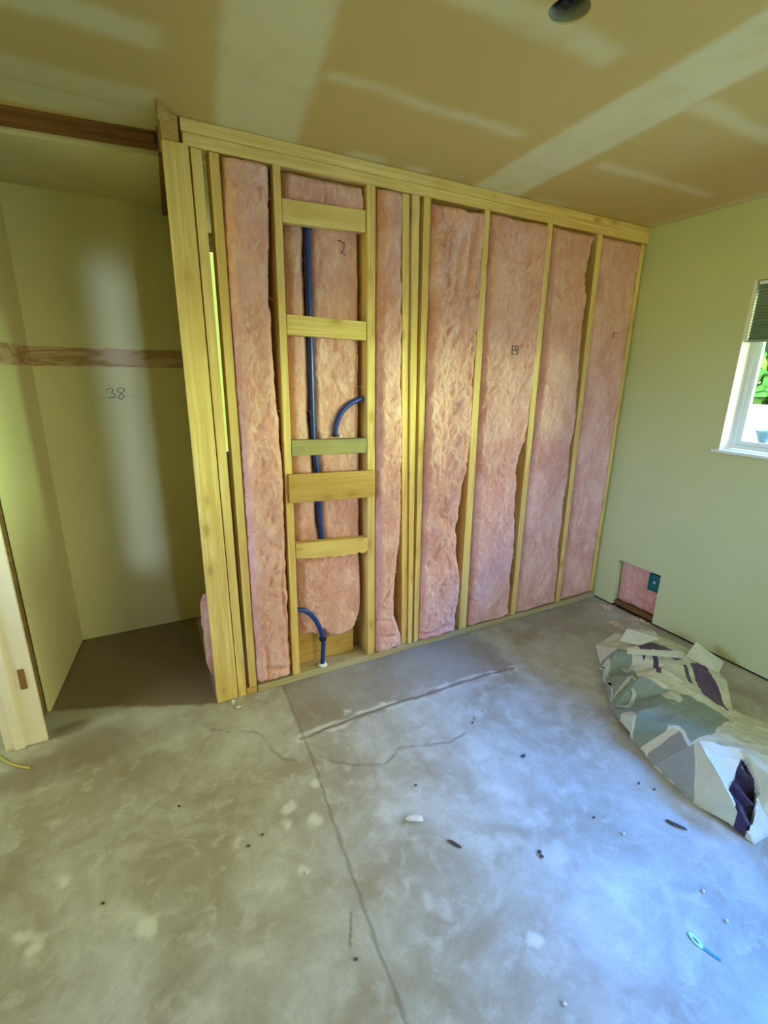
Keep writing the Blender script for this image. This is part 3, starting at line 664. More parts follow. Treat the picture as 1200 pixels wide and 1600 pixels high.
s8 = stud('wall_stud', m_wood_v, 1.088, 1.126, 1.122, 1.150, ZB, ZT, 0, YD, 'rightmost of three close pine studs, edged with fibre tufts', 'stud', G)
stud('wall_stud', m_wood_v, 1.437, 1.472, 1.450, 1.505, ZB, ZT, 0, YD, 'pine stud right of the shaggiest wide pink batt', 'stud', G)
stud('wall_stud', m_wood_v, 1.858, 1.896, 1.872, 1.915, ZB, ZT, 0, YD, 'pine stud right of the batt stamped with a small square', 'stud', G)
stud('wall_stud', m_wood_v, 2.245, 2.284, 2.287, 2.325, ZB, ZT, 0, YD, 'last pine stud before the right corner batt', 'stud', G)
stud('wall_stud', m_wood_v, 2.652, 2.688, 2.652, 2.688, ZB, ZT, .02, YD, 'pine stud in the right corner against the painted wall', 'stud', G)
def board(name, mat, x0, x1, y0, y1, z0, z1, label, cat, group=None, bev=.0025, dz=0.):
    o = MB().hexa([(0, 0, 0), (x1 - x0, 0, dz), (x1 - x0, y1 - y0, dz), (0, y1 - y0, 0), (0, 0, z1 - z0), (x1 - x0, 0, z1 - z0 + dz), (x1 - x0, y1 - y0, z1 - z0 + dz), (0, y1 - y0, z1 - z0)]).build(name, mat, bevel=bev)
    o.location = (x0, y0, z0); tag(o, label, cat, group); return o
board('top_plate', m_wood_h, .066, XR - .002, 0, YD, 2.396, 2.4385, 'upper pine top plate of the stud wall, touching the ceiling', 'plate')
board('top_plate', m_wood_h, .070, XR - .002, .002, YD, 2.3535, 2.395, 'lower pine top plate resting on the studs', 'plate')
board('bottom_plate', m_wood_dull, .197, XR - .002, -.002, YD, .001, .0385, 'long pine bottom plate lying on the concrete floor', 'plate')
board('bottom_plate', m_wood_gold, .142, .194, .002, YD, .001, .0385, 'short reddish plate end under the lit gap by the post', 'plate')
board('return_plate', m_wood_y, .000, .058, .0, .120, 2.3595, 2.4385, 'pine plate of the closet side wall, end showing above the post', 'plate')
board('return_plate', m_wood_y, .090, .128, .165, .940, .001, .0385, 'pine bottom plate of the closet side wall behind the post', 'plate')
for k, (yy, lb) in enumerate(((.30, 'pine stud of the closet side wall, nearer the post'), (.86, 'pine stud of the closet side wall, at the back wall'))):
    stud('return_stud', m_wood_v, .090, .128, .090, .128, .040, 2.358, yy, yy + .038, lb, 'stud', 'studs of the closet side wall')
struct(MB().box(.1295, .1345, .165, .950, 0, H).build('wall_return', m_raw))
old = board('header_plate', m_wood_old, -.86, .000, 0, .09, 2.405, 2.4385, 'old dark brown plate across the closet opening at the ceiling', 'plate', bev=.003)
old.location = (-.862, .262, 2.406); old.rotation_euler = (0, 0, -.1115)
mb = MB().hexa([(-.004, .121, 2.3595), (.058, .121, 2.3595), (.100, .94, 2.3595), (.052, .94, 2.3595), (-.004, .121, 2.4385), (.058, .121, 2.4385), (.100, .94, 2.4385), (.052, .94, 2.4385)])  # rear length of the plate, coloured dark for the shade on its side
tag(mb.build('return_plate', m_wood_oldv, bevel=.002), 'plate running back from the top of the end post, shade put into its dark colour', 'plate')
# torn shim on the ceiling above the post
mb = MB().hexa([(-.006, -.002, 2.412), (.036, -.002, 2.418), (.036, -.0, 2.418), (-.006, .0, 2.412), (-.012, -.085, 2.436), (-.004, -.09, 2.436), (.036, -.001, 2.4385), (-.008, -.001, 2.4385)])
tag(mb.build('wood_shim', m_wood_y), 'pointed wood shim stuck to the ceiling above the post', 'shim')

# blocks
BG = 'short blocks in the pipe bay'
board('block', m_wood_h, .426, .797, .004, .042, 2.158, 2.243, 'topmost block of the pipe bay, right under the pink puff', 'block', BG, dz=.012)
board('block', m_wood_h, .426, .802, .002, .040, 1.730, 1.812, 'second block down in the pipe bay, above the blue arc', 'block', BG, dz=-.008)
board('block', m_wood_green, .424, .806, .0, .040, 1.203, 1.275, 'greenish treated block under the blue arc', 'block', BG, dz=-.008)
board('block', m_wood_gold, .397, .838, -.021, -.001, .984, 1.122, 'wide golden board nailed across two studs', 'block', BG, dz=-.014)
# rough block with ragged bottom
mb = MB(); nseg = 24
pts_t = [(.424 + (.390) * i / nseg, .772 - .024 * (i / nseg)) for i in range(nseg + 1)]
pts_b = [(px_, .697 - .028 * (i / nseg) + .007 * math.sin(i * 1.9) * (i / nseg) - .012 * math.sin(math.pi * i / nseg)) for i, (px_, _) in enumerate(pts_t)]
for i in range(nseg):
    (a, zt_), (b2, zt2) = pts_t[i], pts_t[i + 1]; zb_, zb2 = pts_b[i][1], pts_b[i + 1][1]
    k = len(mb.v)
    mb.v += [(a, 0, zt_), (a, .04, zt_), (a, 0, zb_), (a, .04, zb_)]
    if i == nseg - 1: mb.v += [(b2, 0, zt2), (b2, .04, zt2), (b2, 0, zb2), (b2, .04, zb2)]
for i in range(nseg):
    a, c2 = 4 * i, 4 * (i + 1); mb.f += [(a, a + 2, c2 + 2, c2), (a + 1, c2 + 1, c2 + 3, a + 3), (a, c2, c2 + 1, a + 1), (a + 2, a + 3, c2 + 3, c2 + 2)]
mb.f += [(0, 1, 3, 2), (4 * nseg, 4 * nseg + 2, 4 * nseg + 3, 4 * nseg + 1)]
tag(mb.build('block', m_wood_h), 'lowest block of the pipe bay, pale with a ragged lower edge', 'block', BG)
board('backing_board', m_wood_gold, .424, .765, .085, .105, .041, .235, 'wide board standing behind the lowest blue pipe', 'board', dz=0)

# nails and knots
# ------------------------------------------------------------------ insulation batts
def wisps(mb, pts, rng, L=(.012, .034), r0=.0009):
    for p in pts:
        d = Vector(rng.normal(size=3)); d.y = -abs(d.y) * .35; d.normalize(); e = Vector(rng.normal(size=3)).normalized(); l = rng.uniform(*L)
        q = [Vector(p) + d * l * t + e * .35 * l * math.sin(t * 2.6) for t in (0, .33, .66, 1)]
        mb.tube(q, [r0, r0, r0 * .8, r0 * .3], 3, cap=False)
def batt(name, pr, label, seed, yf=-.004, bulge=.016, yback=.139, amp=.015, fold=(), group='pink batts between the studs', step=.0065, nw=130, rag=.004, dent=(), inset=0., grow=0., lo=None, hi=None):
    (Lp, Rp) = pr
    Lp = sorted(Lp); Rp = sorted(Rp)
    z0 = min(Lp[0][0], Rp[0][0]); z1 = max(Lp[-1][0], Rp[-1][0]); z0 = max(z0, .0405); z1 = min(z1, 2.351)
    nz = int((z1 - z0) / step) + 2
    Z = np.linspace(z0, z1, nz)
    xl = np.interp(Z, [p[0] for p in Lp], [p[1] for p in Lp]) + inset; xr = np.interp(Z, [p[0] for p in Rp], [p[1] for p in Rp]) - inset + grow
    xr = xr + rag * fbm(Z * 14, 0, 0, seed + 50, 3) * 1.6 - rag
    xl = xl + rag * .6 * fbm(Z * 14, 3, 0, seed + 51, 3)
    if lo: xl = np.maximum(xl, lo[1] + (lo[0] - lo[1]) * (Z - .04) / 2.31 + .001)
    if hi: xr = np.minimum(xr, hi[1] + (hi[0] - hi[1]) * (Z - .04) / 2.31 - .001)
    nx = max(8, int(np.mean(xr - xl) / step) + 2)
    U = np.linspace(-1, 1, nx)
    UU, ZZ = np.meshgrid(U, Z); XX = (xl[:, None] + xr[:, None]) / 2 + UU * (xr - xl)[:, None] / 2
    w = (ZZ - z0) / (z1 - z0) * 2 - 1
    dz_e = np.minimum(ZZ - z0, z1 - ZZ); dx_e = (1 - np.abs(UU)) * (xr - xl)[:, None] / 2
    rollx = np.clip(1 - dx_e / .035, 0, 1) ** 2; rollz = np.clip(1 - dz_e / .03, 0, 1) ** 2
    B = bulge * (1 - rollx) * (1 - rollz)
    nse = fbm(XX * 11, ZZ * 7, 0, seed, 4); rid = 1 - np.abs(fbm(XX * 26 + nse * 2.5, ZZ * 17 + nse * 2.5, 0, seed + 9, 3)) * 2
    Y = yf - B + .03 * np.maximum(rollx, rollz) + amp * (nse * 1.1) - amp * .62 * rid + .0025 * vnoise(XX * 130, ZZ * 130, 0, seed)
    for (fz, fx0, fx1, dep, wd) in fold:
        c = fz + .01 * np.sin(XX * 30); Y += dep * np.exp(-((ZZ - c) / wd) ** 2) * ((XX > fx0) & (XX < fx1))
    for (fx_, za, zb_, dep, wd) in dent:
        Y += dep * np.exp(-((XX - fx_ - .012 * np.sin(ZZ * 9)) / wd) ** 2) * ss(ZZ, za, za + .06) * ss(ZZ, zb_, zb_ - .06)
    V = np.stack([XX.ravel(), Y.ravel(), ZZ.ravel()], 1)
    F = [(j * nx + i, j * nx + i + 1, (j + 1) * nx + i + 1, (j + 1) * nx + i) for j in range(nz - 1) for i in range(nx - 1)]
    per = [i for i in range(nx)] + [j * nx + nx - 1 for j in range(1, nz)] + [(nz - 1) * nx + i for i in range(nx - 2, -1, -1)] + [j * nx for j in range(nz - 2, 0, -1)]
    k = len(V); BK = V[per].copy(); BK[:, 1] = yback; V = np.vstack([V, BK]); L = len(per)
    F += [(per[(i + 1) % L], per[i], k + i, k + (i + 1) % L) for i in range(L)]
    # back closed by strips between the two sides
    idx = {p: k + i for i, p in enumerate(per)}
    for j in range(nz - 1):
        F.append((idx[j * nx], idx[(j + 1) * nx], idx[(j + 1) * nx + nx - 1], idx[j * nx + nx - 1]))
    x_off, z_off = float(XX.mean()), z0
    V[:, 0] -= x_off; V[:, 2] -= z_off
    mb = MB(); rng = np.random.RandomState(seed)
    sel = rng.randint(0, nx * nz, nw); wisps(mb, V[sel], rng)
    kk = len(V); nb = len(F)
    V = np.vstack([V, np.array(mb.v)]) if mb.v else V
    F = F + [tuple(i + kk for i in f) for f in mb.f]
    o = link(name, V, F, None, smooth=True, mats=[m_ins, m_wisp], mi=[0] * nb + [1] * len(mb.f))
    o.location = (x_off, 0, z_off); tag(o, label, 'insulation', group); return o
bA = batt('insulation_batt', BATT_A, 'tall pink batt at the left, between the lit gap and the pipe bay', 11, bulge=.022, fold=((.115, .24, .37, .03, .012), (.64, .30, .39, .012, .02)), dent=((.355, .10, .75, .028, .012), (.235, .06, .30, .02, .010)), inset=.002, lo=(.193, .192), hi=(.393, .382))
bB = batt('insulation_batt', BATT_B, 'narrow pink batt just right of the pipe bay', 23, bulge=.024, fold=((.14, .85, 1.05, .022, .010), (.235, .85, .98, .015, .01)), inset=.002, grow=.012, lo=(.842, .861), hi=(.982, 1.046))
bC = batt('insulation_batt', BATT_C, 'wide shaggy pink batt right of the three close studs', 37, bulge=.020, amp=.021, nw=260, fold=((1.33, 1.13, 1.45, .010, .008), (.09, 1.15, 1.4, .02, .012)), dent=((1.35, 1.85, 2.33, .02, .02), (1.28, 1.9, 2.25, .016, .015)), inset=.002, grow=.012, lo=(1.126, 1.150), hi=(1.437, 1.450))
bD = batt('insulation_batt', BATT_D, 'wide pink batt with a small printed square stamp', 41, bulge=.015, nw=200, inset=.002, grow=.010, lo=(1.472, 1.505), hi=(1.858, 1.872))
bE = batt('insulation_batt', BATT_E, 'wide pink batt with a torn notch at its upper right edge', 53, bulge=.012, nw=140, amp=.012, inset=.003, grow=.014, lo=(1.896, 1.915), hi=(2.245, 2.287))
(Lf, Rf) = BATT_F
bF = batt('insulation_batt', (Lf, [(z, min(xx, 2.648)) for z, xx in Rf]), 'pink batt in the right corner of the stud wall', 67, bulge=.004, yf=.004, nw=60, amp=.007, rag=.002, inset=.003, lo=(2.284, 2.325), hi=(2.652, 2.652))
b1 = batt('insulation_batt', BATT_TOP, 'small pink puff above the topmost block', 71, yf=.03, bulge=.018, nw=25, inset=.006)
LSl, LSr = BATT_LS; RSl, RSr = BATT_RS
def clipz(p, lo, hi):
    p = sorted(p); zs = [q[0] for q in p]; xs_ = [q[1] for q in p]; Z = np.linspace(lo, hi, 12); return [(float(z), float(np.interp(z, zs, xs_))) for z in Z]
PX = clipz([(p[2], p[0]) for p in PIPE_LONG] + [(2.3, .547), (.68, .586)], .70, 2.262)
b2_ = batt('insulation_batt', (clipz([(z, max(v, .430)) for z, v in LSl], .70, 2.262), [(z, v - .004) for z, v in PX]), 'thin pink strip left of the long blue pipe', 83, yf=.070, bulge=.014, amp=.006, nw=60, lo=(.424, .420))
b3_ = batt('insulation_batt', ([(z, v + .004) for z, v in PX], [(.70, .805), (1.5, .805), (2.262, .796)]), 'pink batt behind the blocks, right of the long blue pipe', 97, yf=.072, bulge=.018, amp=.009, nw=110, hi=(.800, .819))
# low rounded puff
def blob(name, prof, label, seed):
    z0, z1 = .165, .685; nz, nx = 90, 62; Z = np.linspace(z0, z1, nz); t = (Z - z0) / (z1 - z0)
    xl = np.full(nz, .428) + .01 * fbm(Z * 9, 0, 0, 2, 2); xr = np.interp(Z, [.165, .185, .21, .26, .32, .42, .52, .60, .66, .685], [.66, .74, .780, .802, .806, .806, .804, .800, .79, .78])
    # lower edge rises to the left of the pipe
    UU, ZZ = np.meshgrid(np.linspace(-1, 1, nx), Z); XX = (xl + xr)[:, None] / 2 + UU * (xr - xl)[:, None] / 2
    low = np.interp(XX, [.42, .5, .545, .57, .60, .66, .72, .80], [.235, .215, .20, .225, .17, .165, .17, .23]); ZZ = low + (ZZ - z0) / (z1 - z0) * (z1 - low)
    dx_e = (1 - np.abs(UU)) * (xr - xl)[:, None] / 2; dz_e = np.minimum(ZZ - low, z1 - ZZ)
    roll = np.maximum(np.clip(1 - dx_e / .05, 0, 1) ** 2, np.clip(1 - dz_e / .05, 0, 1) ** 2)
    nse = fbm(XX * 10, ZZ * 10, 0, seed, 4); rid = 1 - np.abs(fbm(XX * 24 + nse * 2, ZZ * 20 + nse * 2, 0, seed + 9, 3)) * 2
    Y = .05 - .018 * (1 - roll) + .045 * roll + .014 * nse - .009 * rid
    V = np.stack([XX.ravel(), Y.ravel(), ZZ.ravel()], 1)
    F = [(j * nx + i, j * nx + i + 1, (j + 1) * nx + i + 1, (j + 1) * nx + i) for j in range(nz - 1) for i in range(nx - 1)]
    per = [i for i in range(nx)] + [j * nx + nx - 1 for j in range(1, nz)] + [(nz - 1) * nx + i for i in range(nx - 2, -1, -1)] + [j * nx for j in range(nz - 2, 0, -1)]
    k = len(V); BK = V[per].copy(); BK[:, 1] = .084; V = np.vstack([V, BK]); L = len(per)
    F += [(per[(i + 1) % L], per[i], k + i, k + (i + 1) % L) for i in range(L)] + [tuple(k + i for i in range(L))]
    rng = np.random.RandomState(seed); mb = MB(); wisps(mb, V[rng.randint(0, nx * nz, 90)], rng); kk = len(V); nb = len(F)
    V = np.vstack([V, np.array(mb.v)]); F = F + [tuple(i + kk for i in f) for f in mb.f]
    o = link(name, V, F, None, smooth=True, mats=[m_ins, m_wisp], mi=[0] * nb + [1] * len(mb.f)); tag(o, label, 'insulation', 'pink batts between the studs'); return o
blob('insulation_batt', BATT_LOW, 'rounded pink puff below the lowest block', 103)
# thin strip of insulation squeezed between the close studs
ZZs = [(.045, 1.1095), (.8, 1.1), (1.6, 1.083), (2.35, 1.0675)]; ZZr = [(.045, 1.1205), (.8, 1.110), (1.6, 1.099), (2.35, 1.0865)]
batt('insulation_batt', (ZZs, ZZr), 'thin ragged insulation sliver between two close studs', 111, yf=.004, bulge=.004, amp=.004, nw=110, rag=.003, step=.006)
# batts of the closet side wall, bulging at the foot
V, F = puff(.345, .855, .045, 2.35, .098, .128, 121)
o = link('insulation_batt', V, F, m_ins, smooth=True); tag(o, 'pink batt in the closet side wall behind the post', 'insulation', 'closet side wall batts')
V, F = puff(.170, .296, .045, .46, -.012, .088, 131)
o = link('insulation_batt', V, F, m_ins, smooth=True); tag(o, 'pink batt foot bulging out left of the end post', 'insulation', 'closet side wall batts')

# printed stamps on the batts
def ribbon(mb, pts, wdt, thick, nrm):
    P = [Vector(p) for p in pts]; nrm = Vector(nrm)
    for a, b in zip(P[:-1], P[1:]):
        t = (b - a).normalized(); s0 = t.cross(nrm).normalized() * wdt / 2; e = t * wdt * .3; a2, b2 = a - e, b + e
        mb.hexa([a2 - s0, b2 - s0, b2 + s0, a2 + s0, a2 - s0 + nrm * thick, b2 - s0 + nrm * thick, b2 + s0 + nrm * thick, a2 + s0 + nrm * thick])
def stamp(par, strokes, y, wd=.004):
    mb = MB()
    for s0 in strokes: ribbon(mb, [(p[0], y, p[1]) for p in s0], wd, .003, (0, -1, 0))
    o = mb.build('printed_stamp', m_ink); o.parent = par; o.location = -Vector(par.location); return o
cx0, cz0 = 1.686, 1.710
stamp(bD, [[(cx0 - .02, cz0 - .022), (cx0 - .02, cz0 + .022), (cx0 + .02, cz0 + .022), (cx0 + .02, cz0 - .022), (cx0 - .02, cz0 - .022)], [(cx0 - .02, cz0), (cx0 + .02, cz0)], [(cx0, cz0 - .01), (cx0, cz0 + .022)]], -.024, .0035)
cx0, cz0 = 2.5, 1.82
stamp(bF, [[(cx0 - .02, cz0 - .015), (cx0 - .018, cz0 + .02), (cx0 + .02, cz0 + .018)], [(cx0 - .01, cz0), (cx0 + .018, cz0 - .002)]], -.006, .003)
stamp(b3_, [[(p[0], p[2]) for p in MARKQ[0]]], .050, .0035)

# ------------------------------------------------------------------ blue tubing
t = empty('blue_pipe', PIPE_LONG[0]); tag(t, 'long straight blue tube running down behind the blocks', 'pipe', 'blue tubes in the pipe bay')
pth = smooth_path([(p[0], .0545, p[2]) for p in PIPE_LONG])
o = MB().tube(pth, .0125, 14).build('tubing', m_pipe, smooth=True); reparent(o, t)
t = empty('blue_pipe', PIPE_ARC[0]); tag(t, 'blue tube arching from the greenish block into the right stud', 'pipe', 'blue tubes in the pipe bay')
reparent(MB().tube(smooth_path([(.657, .04, 1.277)] + [(p[0], .04, p[2]) for p in PIPE_ARC[1:5]] + [(.798, .04, 1.457)]), .0125, 14).build('tubing', m_pipe, smooth=True), t)
mb = MB().tube([(.657, .04, 1.2775), (.6572, .04, 1.290)], .0155, 14); reparent(mb.build('fitting_ring', m_black), t)
reparent(MB().box(.674, .684, .020, .030, 1.277, 1.287).build('staple', m_collar, bevel=.002), t)
t = empty('blue_pipe', PIPE_LOW[-1]); tag(t, 'curved blue tube rising from the floor plate at the bottom', 'pipe', 'blue tubes in the pipe bay')
pl = [(.423, .026, .403)] + [(p[0], .022, p[2]) for p in PIPE_LOW[1:6]] + [(.553, .022, .041)]
reparent(MB().tube(smooth_path(pl), .0125, 14).build('tubing', m_pipe, smooth=True), t)
reparent(MB().tube([(.5585, .022, .192), (.559, .022, .208)], .019, 16).build('pipe_clip', m_black), t)
reparent(MB().tube([(.5535, .022, .0395), (.5535, .022, .052)], [.028, .020], 16).build('floor_collar', m_collar, smooth=True), t)

# ------------------------------------------------------------------ door jamb at the left
jb = empty('door_1', (-.78, .09, 0)); struct(jb)
reparent(MB().box(-.857, -.707, .078, .098, .001, 2.05).build('door_jamb', m_trim, bevel=.002), jb)
reparent(MB().box(-.822, -.787, .066, .0775, .001, 2.05).build('door_stop', m_trim, bevel=.002), jb)
reparent(MB().box(-.756, -.733, .0745, .0779, .28, .375).build('hinge_mortise', m_brown), jb)
tag(MB().box(-.857, -.745, .120, .158, .001, 2.05).build('old_stud', m_wood_oldv, bevel=.003), 'old brown stud in the gap behind the white jamb', 'stud')
mb = MB(); rg = random.Random(4)
for k in range(46):
    z = .02 + k * .044; w_b = rg.uniform(.014, .034); d0 = rg.uniform(.0, .012)
    mb.hexa([(-.745 + d0, .16, z), (-.745 + w_b, .17, z + .008), (-.735, .285, z), (-.80, .285, z), (-.745 + d0, .16, z + .04), (-.745 + w_b * .6, .165, z + .038), (-.738, .285, z + .042), (-.80, .285, z + .04)])
struct(mb.build('trim_4', m_debris))

# 38 pencilled on the closet wall
mb = MB()
for s0 in MARK38: ribbon(mb, [(p[0], .9505, p[2]) for p in smooth_path([tuple(q) for q in s0], 4)], .0035, .0006, (0, -1, 0))
o = mb.build('pencilled_number', m_pencil); o.parent = bpy.data.objects['wall_closet_back']
mb = MB(); ribbon(mb, [(-.40, .9505, 1.425), (.02, .9505, 1.436)], .0008, .0004, (0, -1, 0)); o = mb.build('pencil_line', m_pencil); o.parent = bpy.data.objects['wall_closet_back']

# ------------------------------------------------------------------ the crumpled bag
names = list(BAG_PTS); pts = [Vector(BAG_PTS[q][:2]) for q in names]; hts = [BAG_PTS[q][2] for q in names]
rim = ['A', 'B', 'C', 'D', 'E', 'F', 'G', 'H', 'I', 'J', 'K', 'L', 'M', 'N', 'O', 'Q', 'S']
edges = [(names.index(rim[i]), names.index(rim[(i + 1) % len(rim)])) for i in range(len(rim))]
for ch in (('a', 'b', 'c', 'd'), ('c', 'e', 'f', 'g', 'h', 'i'), ('g', 'j')):
    edges += [(names.index(p), names.index(q)) for p, q in zip(ch[:-1], ch[1:])]
vo_, ed_, fa_, *_r = delaunay_2d_cdt(pts, edges, [], 0, 1e-6)
src = _r[0]
hz = [hts[s0[0]] if s0 else .1 for s0 in src]
cen = Vector((1.93, -1.05))
def inside(p, poly):
    c = False; j = len(poly) - 1
    for i in range(len(poly)):
        if (poly[i][1] > p[1]) != (poly[j][1] > p[1]) and p[0] < (poly[j][0] - poly[i][0]) * (p[1] - poly[i][1]) / (poly[j][1] - poly[i][1]) + poly[i][0]: c = not c
        j = i
    return c
rimp = [tuple(pts[names.index(q)]) for q in rim]
bm = bmesh.new(); bv = [bm.verts.new((v.x, v.y, h0 + .004)) for v, h0 in zip(vo_, hz)]
for f in fa_:
    c = sum((vo_[i] for i in f), Vector((0, 0))) / len(f)
    if inside(c, rimp) or True:
        if inside(c, rimp):
            try: bm.faces.new([bv[i] for i in f])
            except ValueError: pass
for v in list(bm.verts):
    if not v.link_faces: bm.verts.remove(v)
for _k in range(6):
    bmesh.ops.subdivide_edges(bm, edges=[e for e in bm.edges if e.calc_length() > .013], cuts=1)
    bmesh.ops.triangulate(bm, faces=list(bm.faces))
co = np.array([v.co[:] for v in bm.verts])
bd = np.array([any(e.is_boundary for e in v.link_edges) for v in bm.verts])
cr = 1 - np.abs(fbm(co[:, 0] * 8, co[:, 1] * 8, 0, 77, 3)) * 2.2; dzz = .010 * cr + .003 * fbm(co[:, 0] * 24, co[:, 1] * 24, 0, 78, 2)
for v, d, isb in zip(bm.verts, dzz, bd):
    if not isb: v.co.z = max(.006, v.co.z + d - (.03 + .02 * math.sin(v.co.x * 90) if inside(v.co, Z_DARK) else 0))
    else: v.co.z = max(.003, v.co.z)
# closed underside
top = list(bm.faces)
ret = bmesh.ops.extrude_face_region(bm, geom=top)
newv = [g_ for g_ in ret['geom'] if isinstance(g_, bmesh.types.BMVert)]
for v in newv: v.co.z = max(v.co.z, .0)
for v in newv: v.co.z = v.co.z
old_v = set(bm.verts) - set(newv)
for v in old_v: v.co.z = .001 + max(0, (v.co.z - .02)) * .2
bmesh.ops.recalc_face_normals(bm, faces=list(bm.faces))
bm.faces.ensure_lookup_table()
bag = empty('insulation_bag', (1.95, -1.1, 0)); tag(bag, 'crumpled empty plastic insulation bag with purple print on the floor', 'bag')
me = bpy.data.meshes.new('bag_film'); 
newset = set(newv)
for f in bm.faces:
    c = f.calc_center_median(); p = (c.x, c.y); m0 = 0
    if all(v in newset for v in f.verts):
        if inside(p, Z_GREY): m0 = 1
        if inside(p, Z_PUR1) or inside(p, Z_PUR2) or inside(p, Z_PUR3) or inside(p, Z_PUR4): m0 = 2
        if inside(p, Z_WHITE_SPOT): m0 = 4
        if inside(p, Z_DARK): m0 = 5
        if inside(p, [BAG_PTS[q][:2] for q in ('D', 'E', 'F', 'f', 'e', 'd')]) : m0 = 3
    f.material_index = m0
bm.to_mesh(me); bm.free()
def sdist(P, poly):
    d = seg_dist(P[:, 0], P[:, 1], list(poly) + [poly[0]]); s0 = np.array([1 if inside(p, poly) else -1 for p in P]); return d * s0
vc = np.array([v.co[:] for v in me.vertices]); P2 = vc[:, :2] + .004 * np.stack([fbm(vc[:, 0] * 30, vc[:, 1] * 30, 0, 5, 2), fbm(vc[:, 0] * 30, vc[:, 1] * 30, 0, 6, 2)], 1)
upper = vc[:, 2] > -1
zones = {'z_grey': sdist(P2, Z_GREY), 'z_purple': np.maximum.reduce([sdist(P2, z) for z in (Z_PUR1, Z_PUR2, Z_PUR3, Z_PUR4)]),
         'z_slate': sdist(P2, [BAG_PTS[q][:2] for q in ('D', 'E', 'F', 'f', 'e', 'd')]), 'z_pale': sdist(P2, Z_WHITE_SPOT), 'z_dark': sdist(P2, Z_DARK)}
for kz, vz in zones.items():
    at = me.attributes.new(kz, 'FLOAT', 'POINT'); at.data.foreach_set('value', vz.astype(np.float32))
m_bag, n, b = new_mat('printed_bag_film'); vv_ = objco(n)
c = mixc(n, noise(n, vv_, 8, 3), (.68, .71, .58), (.58, .61, .48))
for kz, cc in (('z_grey', (.24, .31, .26)), ('z_slate', (.30, .32, .33)), ('z_pale', (.58, .62, .48)), ('z_purple', (.085, .045, .14)), ('z_dark', (.04, .025, .08))):
    at = N(n, 'ShaderNodeAttribute'); at.attribute_name = kz
    c = mixc(n, mrange(n, at.outputs['Fac'], -.0008, .0008), c, cc)
n.links.new(c, b.inputs['Base Color']); setb(b, .38, .45); bump(n, b, noise(n, vv_, 40, 4, 2), .45, .008)
me.polygons.foreach_set('material_index', [0] * len(me.polygons)); me.materials.append(m_bag)
o = bpy.data.objects.new('bag_film', me); COL.objects.link(o); reparent(o, bag)
# folded flaps
def flap(pts3, mat_, nm='torn_flap', th=.003):
    P = [Vector(p) for p in pts3]; n0 = (P[1] - P[0]).cross(P[2] - P[0]).normalized() * th; n_ = len(P)
    mb = MB(); mb.add(P + [p + n0 for p in P], [tuple(range(n_))[::-1], tuple(range(n_, 2 * n_))] + [(i, (i + 1) % n_, n_ + (i + 1) % n_, n_ + i) for i in range(n_)])
    reparent(mb.build(nm, mat_), bag)
flap([(2.40, -.84, .07), (2.50, -.83, .13), (2.56, -.96, .06), (2.44, -1.00, .05)], m_bagw)
flap([(2.16, -.60, .10), (2.24, -.58, .15), (2.45, -.62, .10), (2.36, -.71, .12), (2.20, -.69, .11)], m_bagw)
flap([(2.02, -.74, .14), (2.05, -.72, .15), (2.28, -.86, .15), (2.25, -.90, .14)], m_bagw)
mb = MB()
dg = bpy.context.evaluated_depsgraph_get(); dg.update()
bvh_o = o
from mathutils.bvhtree import BVHTree
bv_t = BVHTree.FromPolygons([v.co[:] for v in me.vertices], [tuple(p.vertices) for p in me.polygons])
for s0 in BAG_MARKS:
    pp = smooth_path([(q[0], q[1], 0) for q in s0], 5); out_ = []
    for p in pp:
        hit = bv_t.ray_cast(Vector((p.x, p.y, 1)), Vector((0, 0, -1)))[0]; out_.append((p.x, p.y, (hit.z if hit else .1) + .003))
    mb = MB(); ribbon(mb, out_, .018, .002, (0, 0, 1)); reparent(mb.build('printed_mark', m_bagm), bag)

# ------------------------------------------------------------------ small things on the floor
def chunk(name, x, y, sx, sy, sz, mat_, label, cat, group=None, seed=1, rot=0.):
    rg = random.Random(seed); bm = bmesh.new(); bmesh.ops.create_icosphere(bm, subdivisions=2, radius=1)
    for v in bm.verts:
        k = 1 + rg.uniform(-.22, .22); v.co = Vector((v.co.x * sx * k, v.co.y * sy * k, v.co.z * sz * k))
    zm = min(v.co.z for v in bm.verts)
    for v in bm.verts: v.co.z -= zm
    me = bpy.data.meshes.new(name); bm.to_mesh(me); bm.free(); me.materials.append(mat_)
    o = bpy.data.objects.new(name, me); COL.objects.link(o); o.location = (x, y, .0005); o.rotation_euler = (0, 0, rot); tag(o, label, cat, group); return o
C = CHIPS
chunk('plaster_chip', *C[0], .034, .012, .010, m_chipw, 'largest pale plaster chip on the floor in front of the wall', 'chip', seed=2, rot=-.45)
chunk('wood_chip', *C[1], .025, .006, .004, m_chipd, 'dark wood sliver just beyond the largest pale chip', 'chip', seed=3, rot=-1.05)
chunk('wood_chip', *C[4], .034, .007, .005, m_chipd, 'brown wood sliver on the floor nearest the bag', 'chip', seed=4, rot=-1.1)
g1 = 'dark grit on the floor'
chunk('grit_speck', C[2][0], C[2][1], .007, .006, .004, m_chipd, 'pair of dark specks on the blue-lit floor', 'grit', g1, seed=5)
chunk('grit_speck', C[2][0] - .006, C[2][1] - .015, .006, .007, .004, m_chipd, 'pair of dark specks on the blue-lit floor', 'grit', g1, seed=6)
chunk('grit_speck', C[3][0], C[3][1], .012, .008, .004, m_chipd, 'dark clump at the far end of the long floor crack', 'grit', g1, seed=7)
for k, q in enumerate((6, 7, 8, 13, 15, 16)):
    chunk('grit_speck', C[q][0], C[q][1], .005, .004, .003, m_chipd, 'tiny dark speck of grit on the concrete', 'grit', 'tiny grit specks', seed=10 + k)
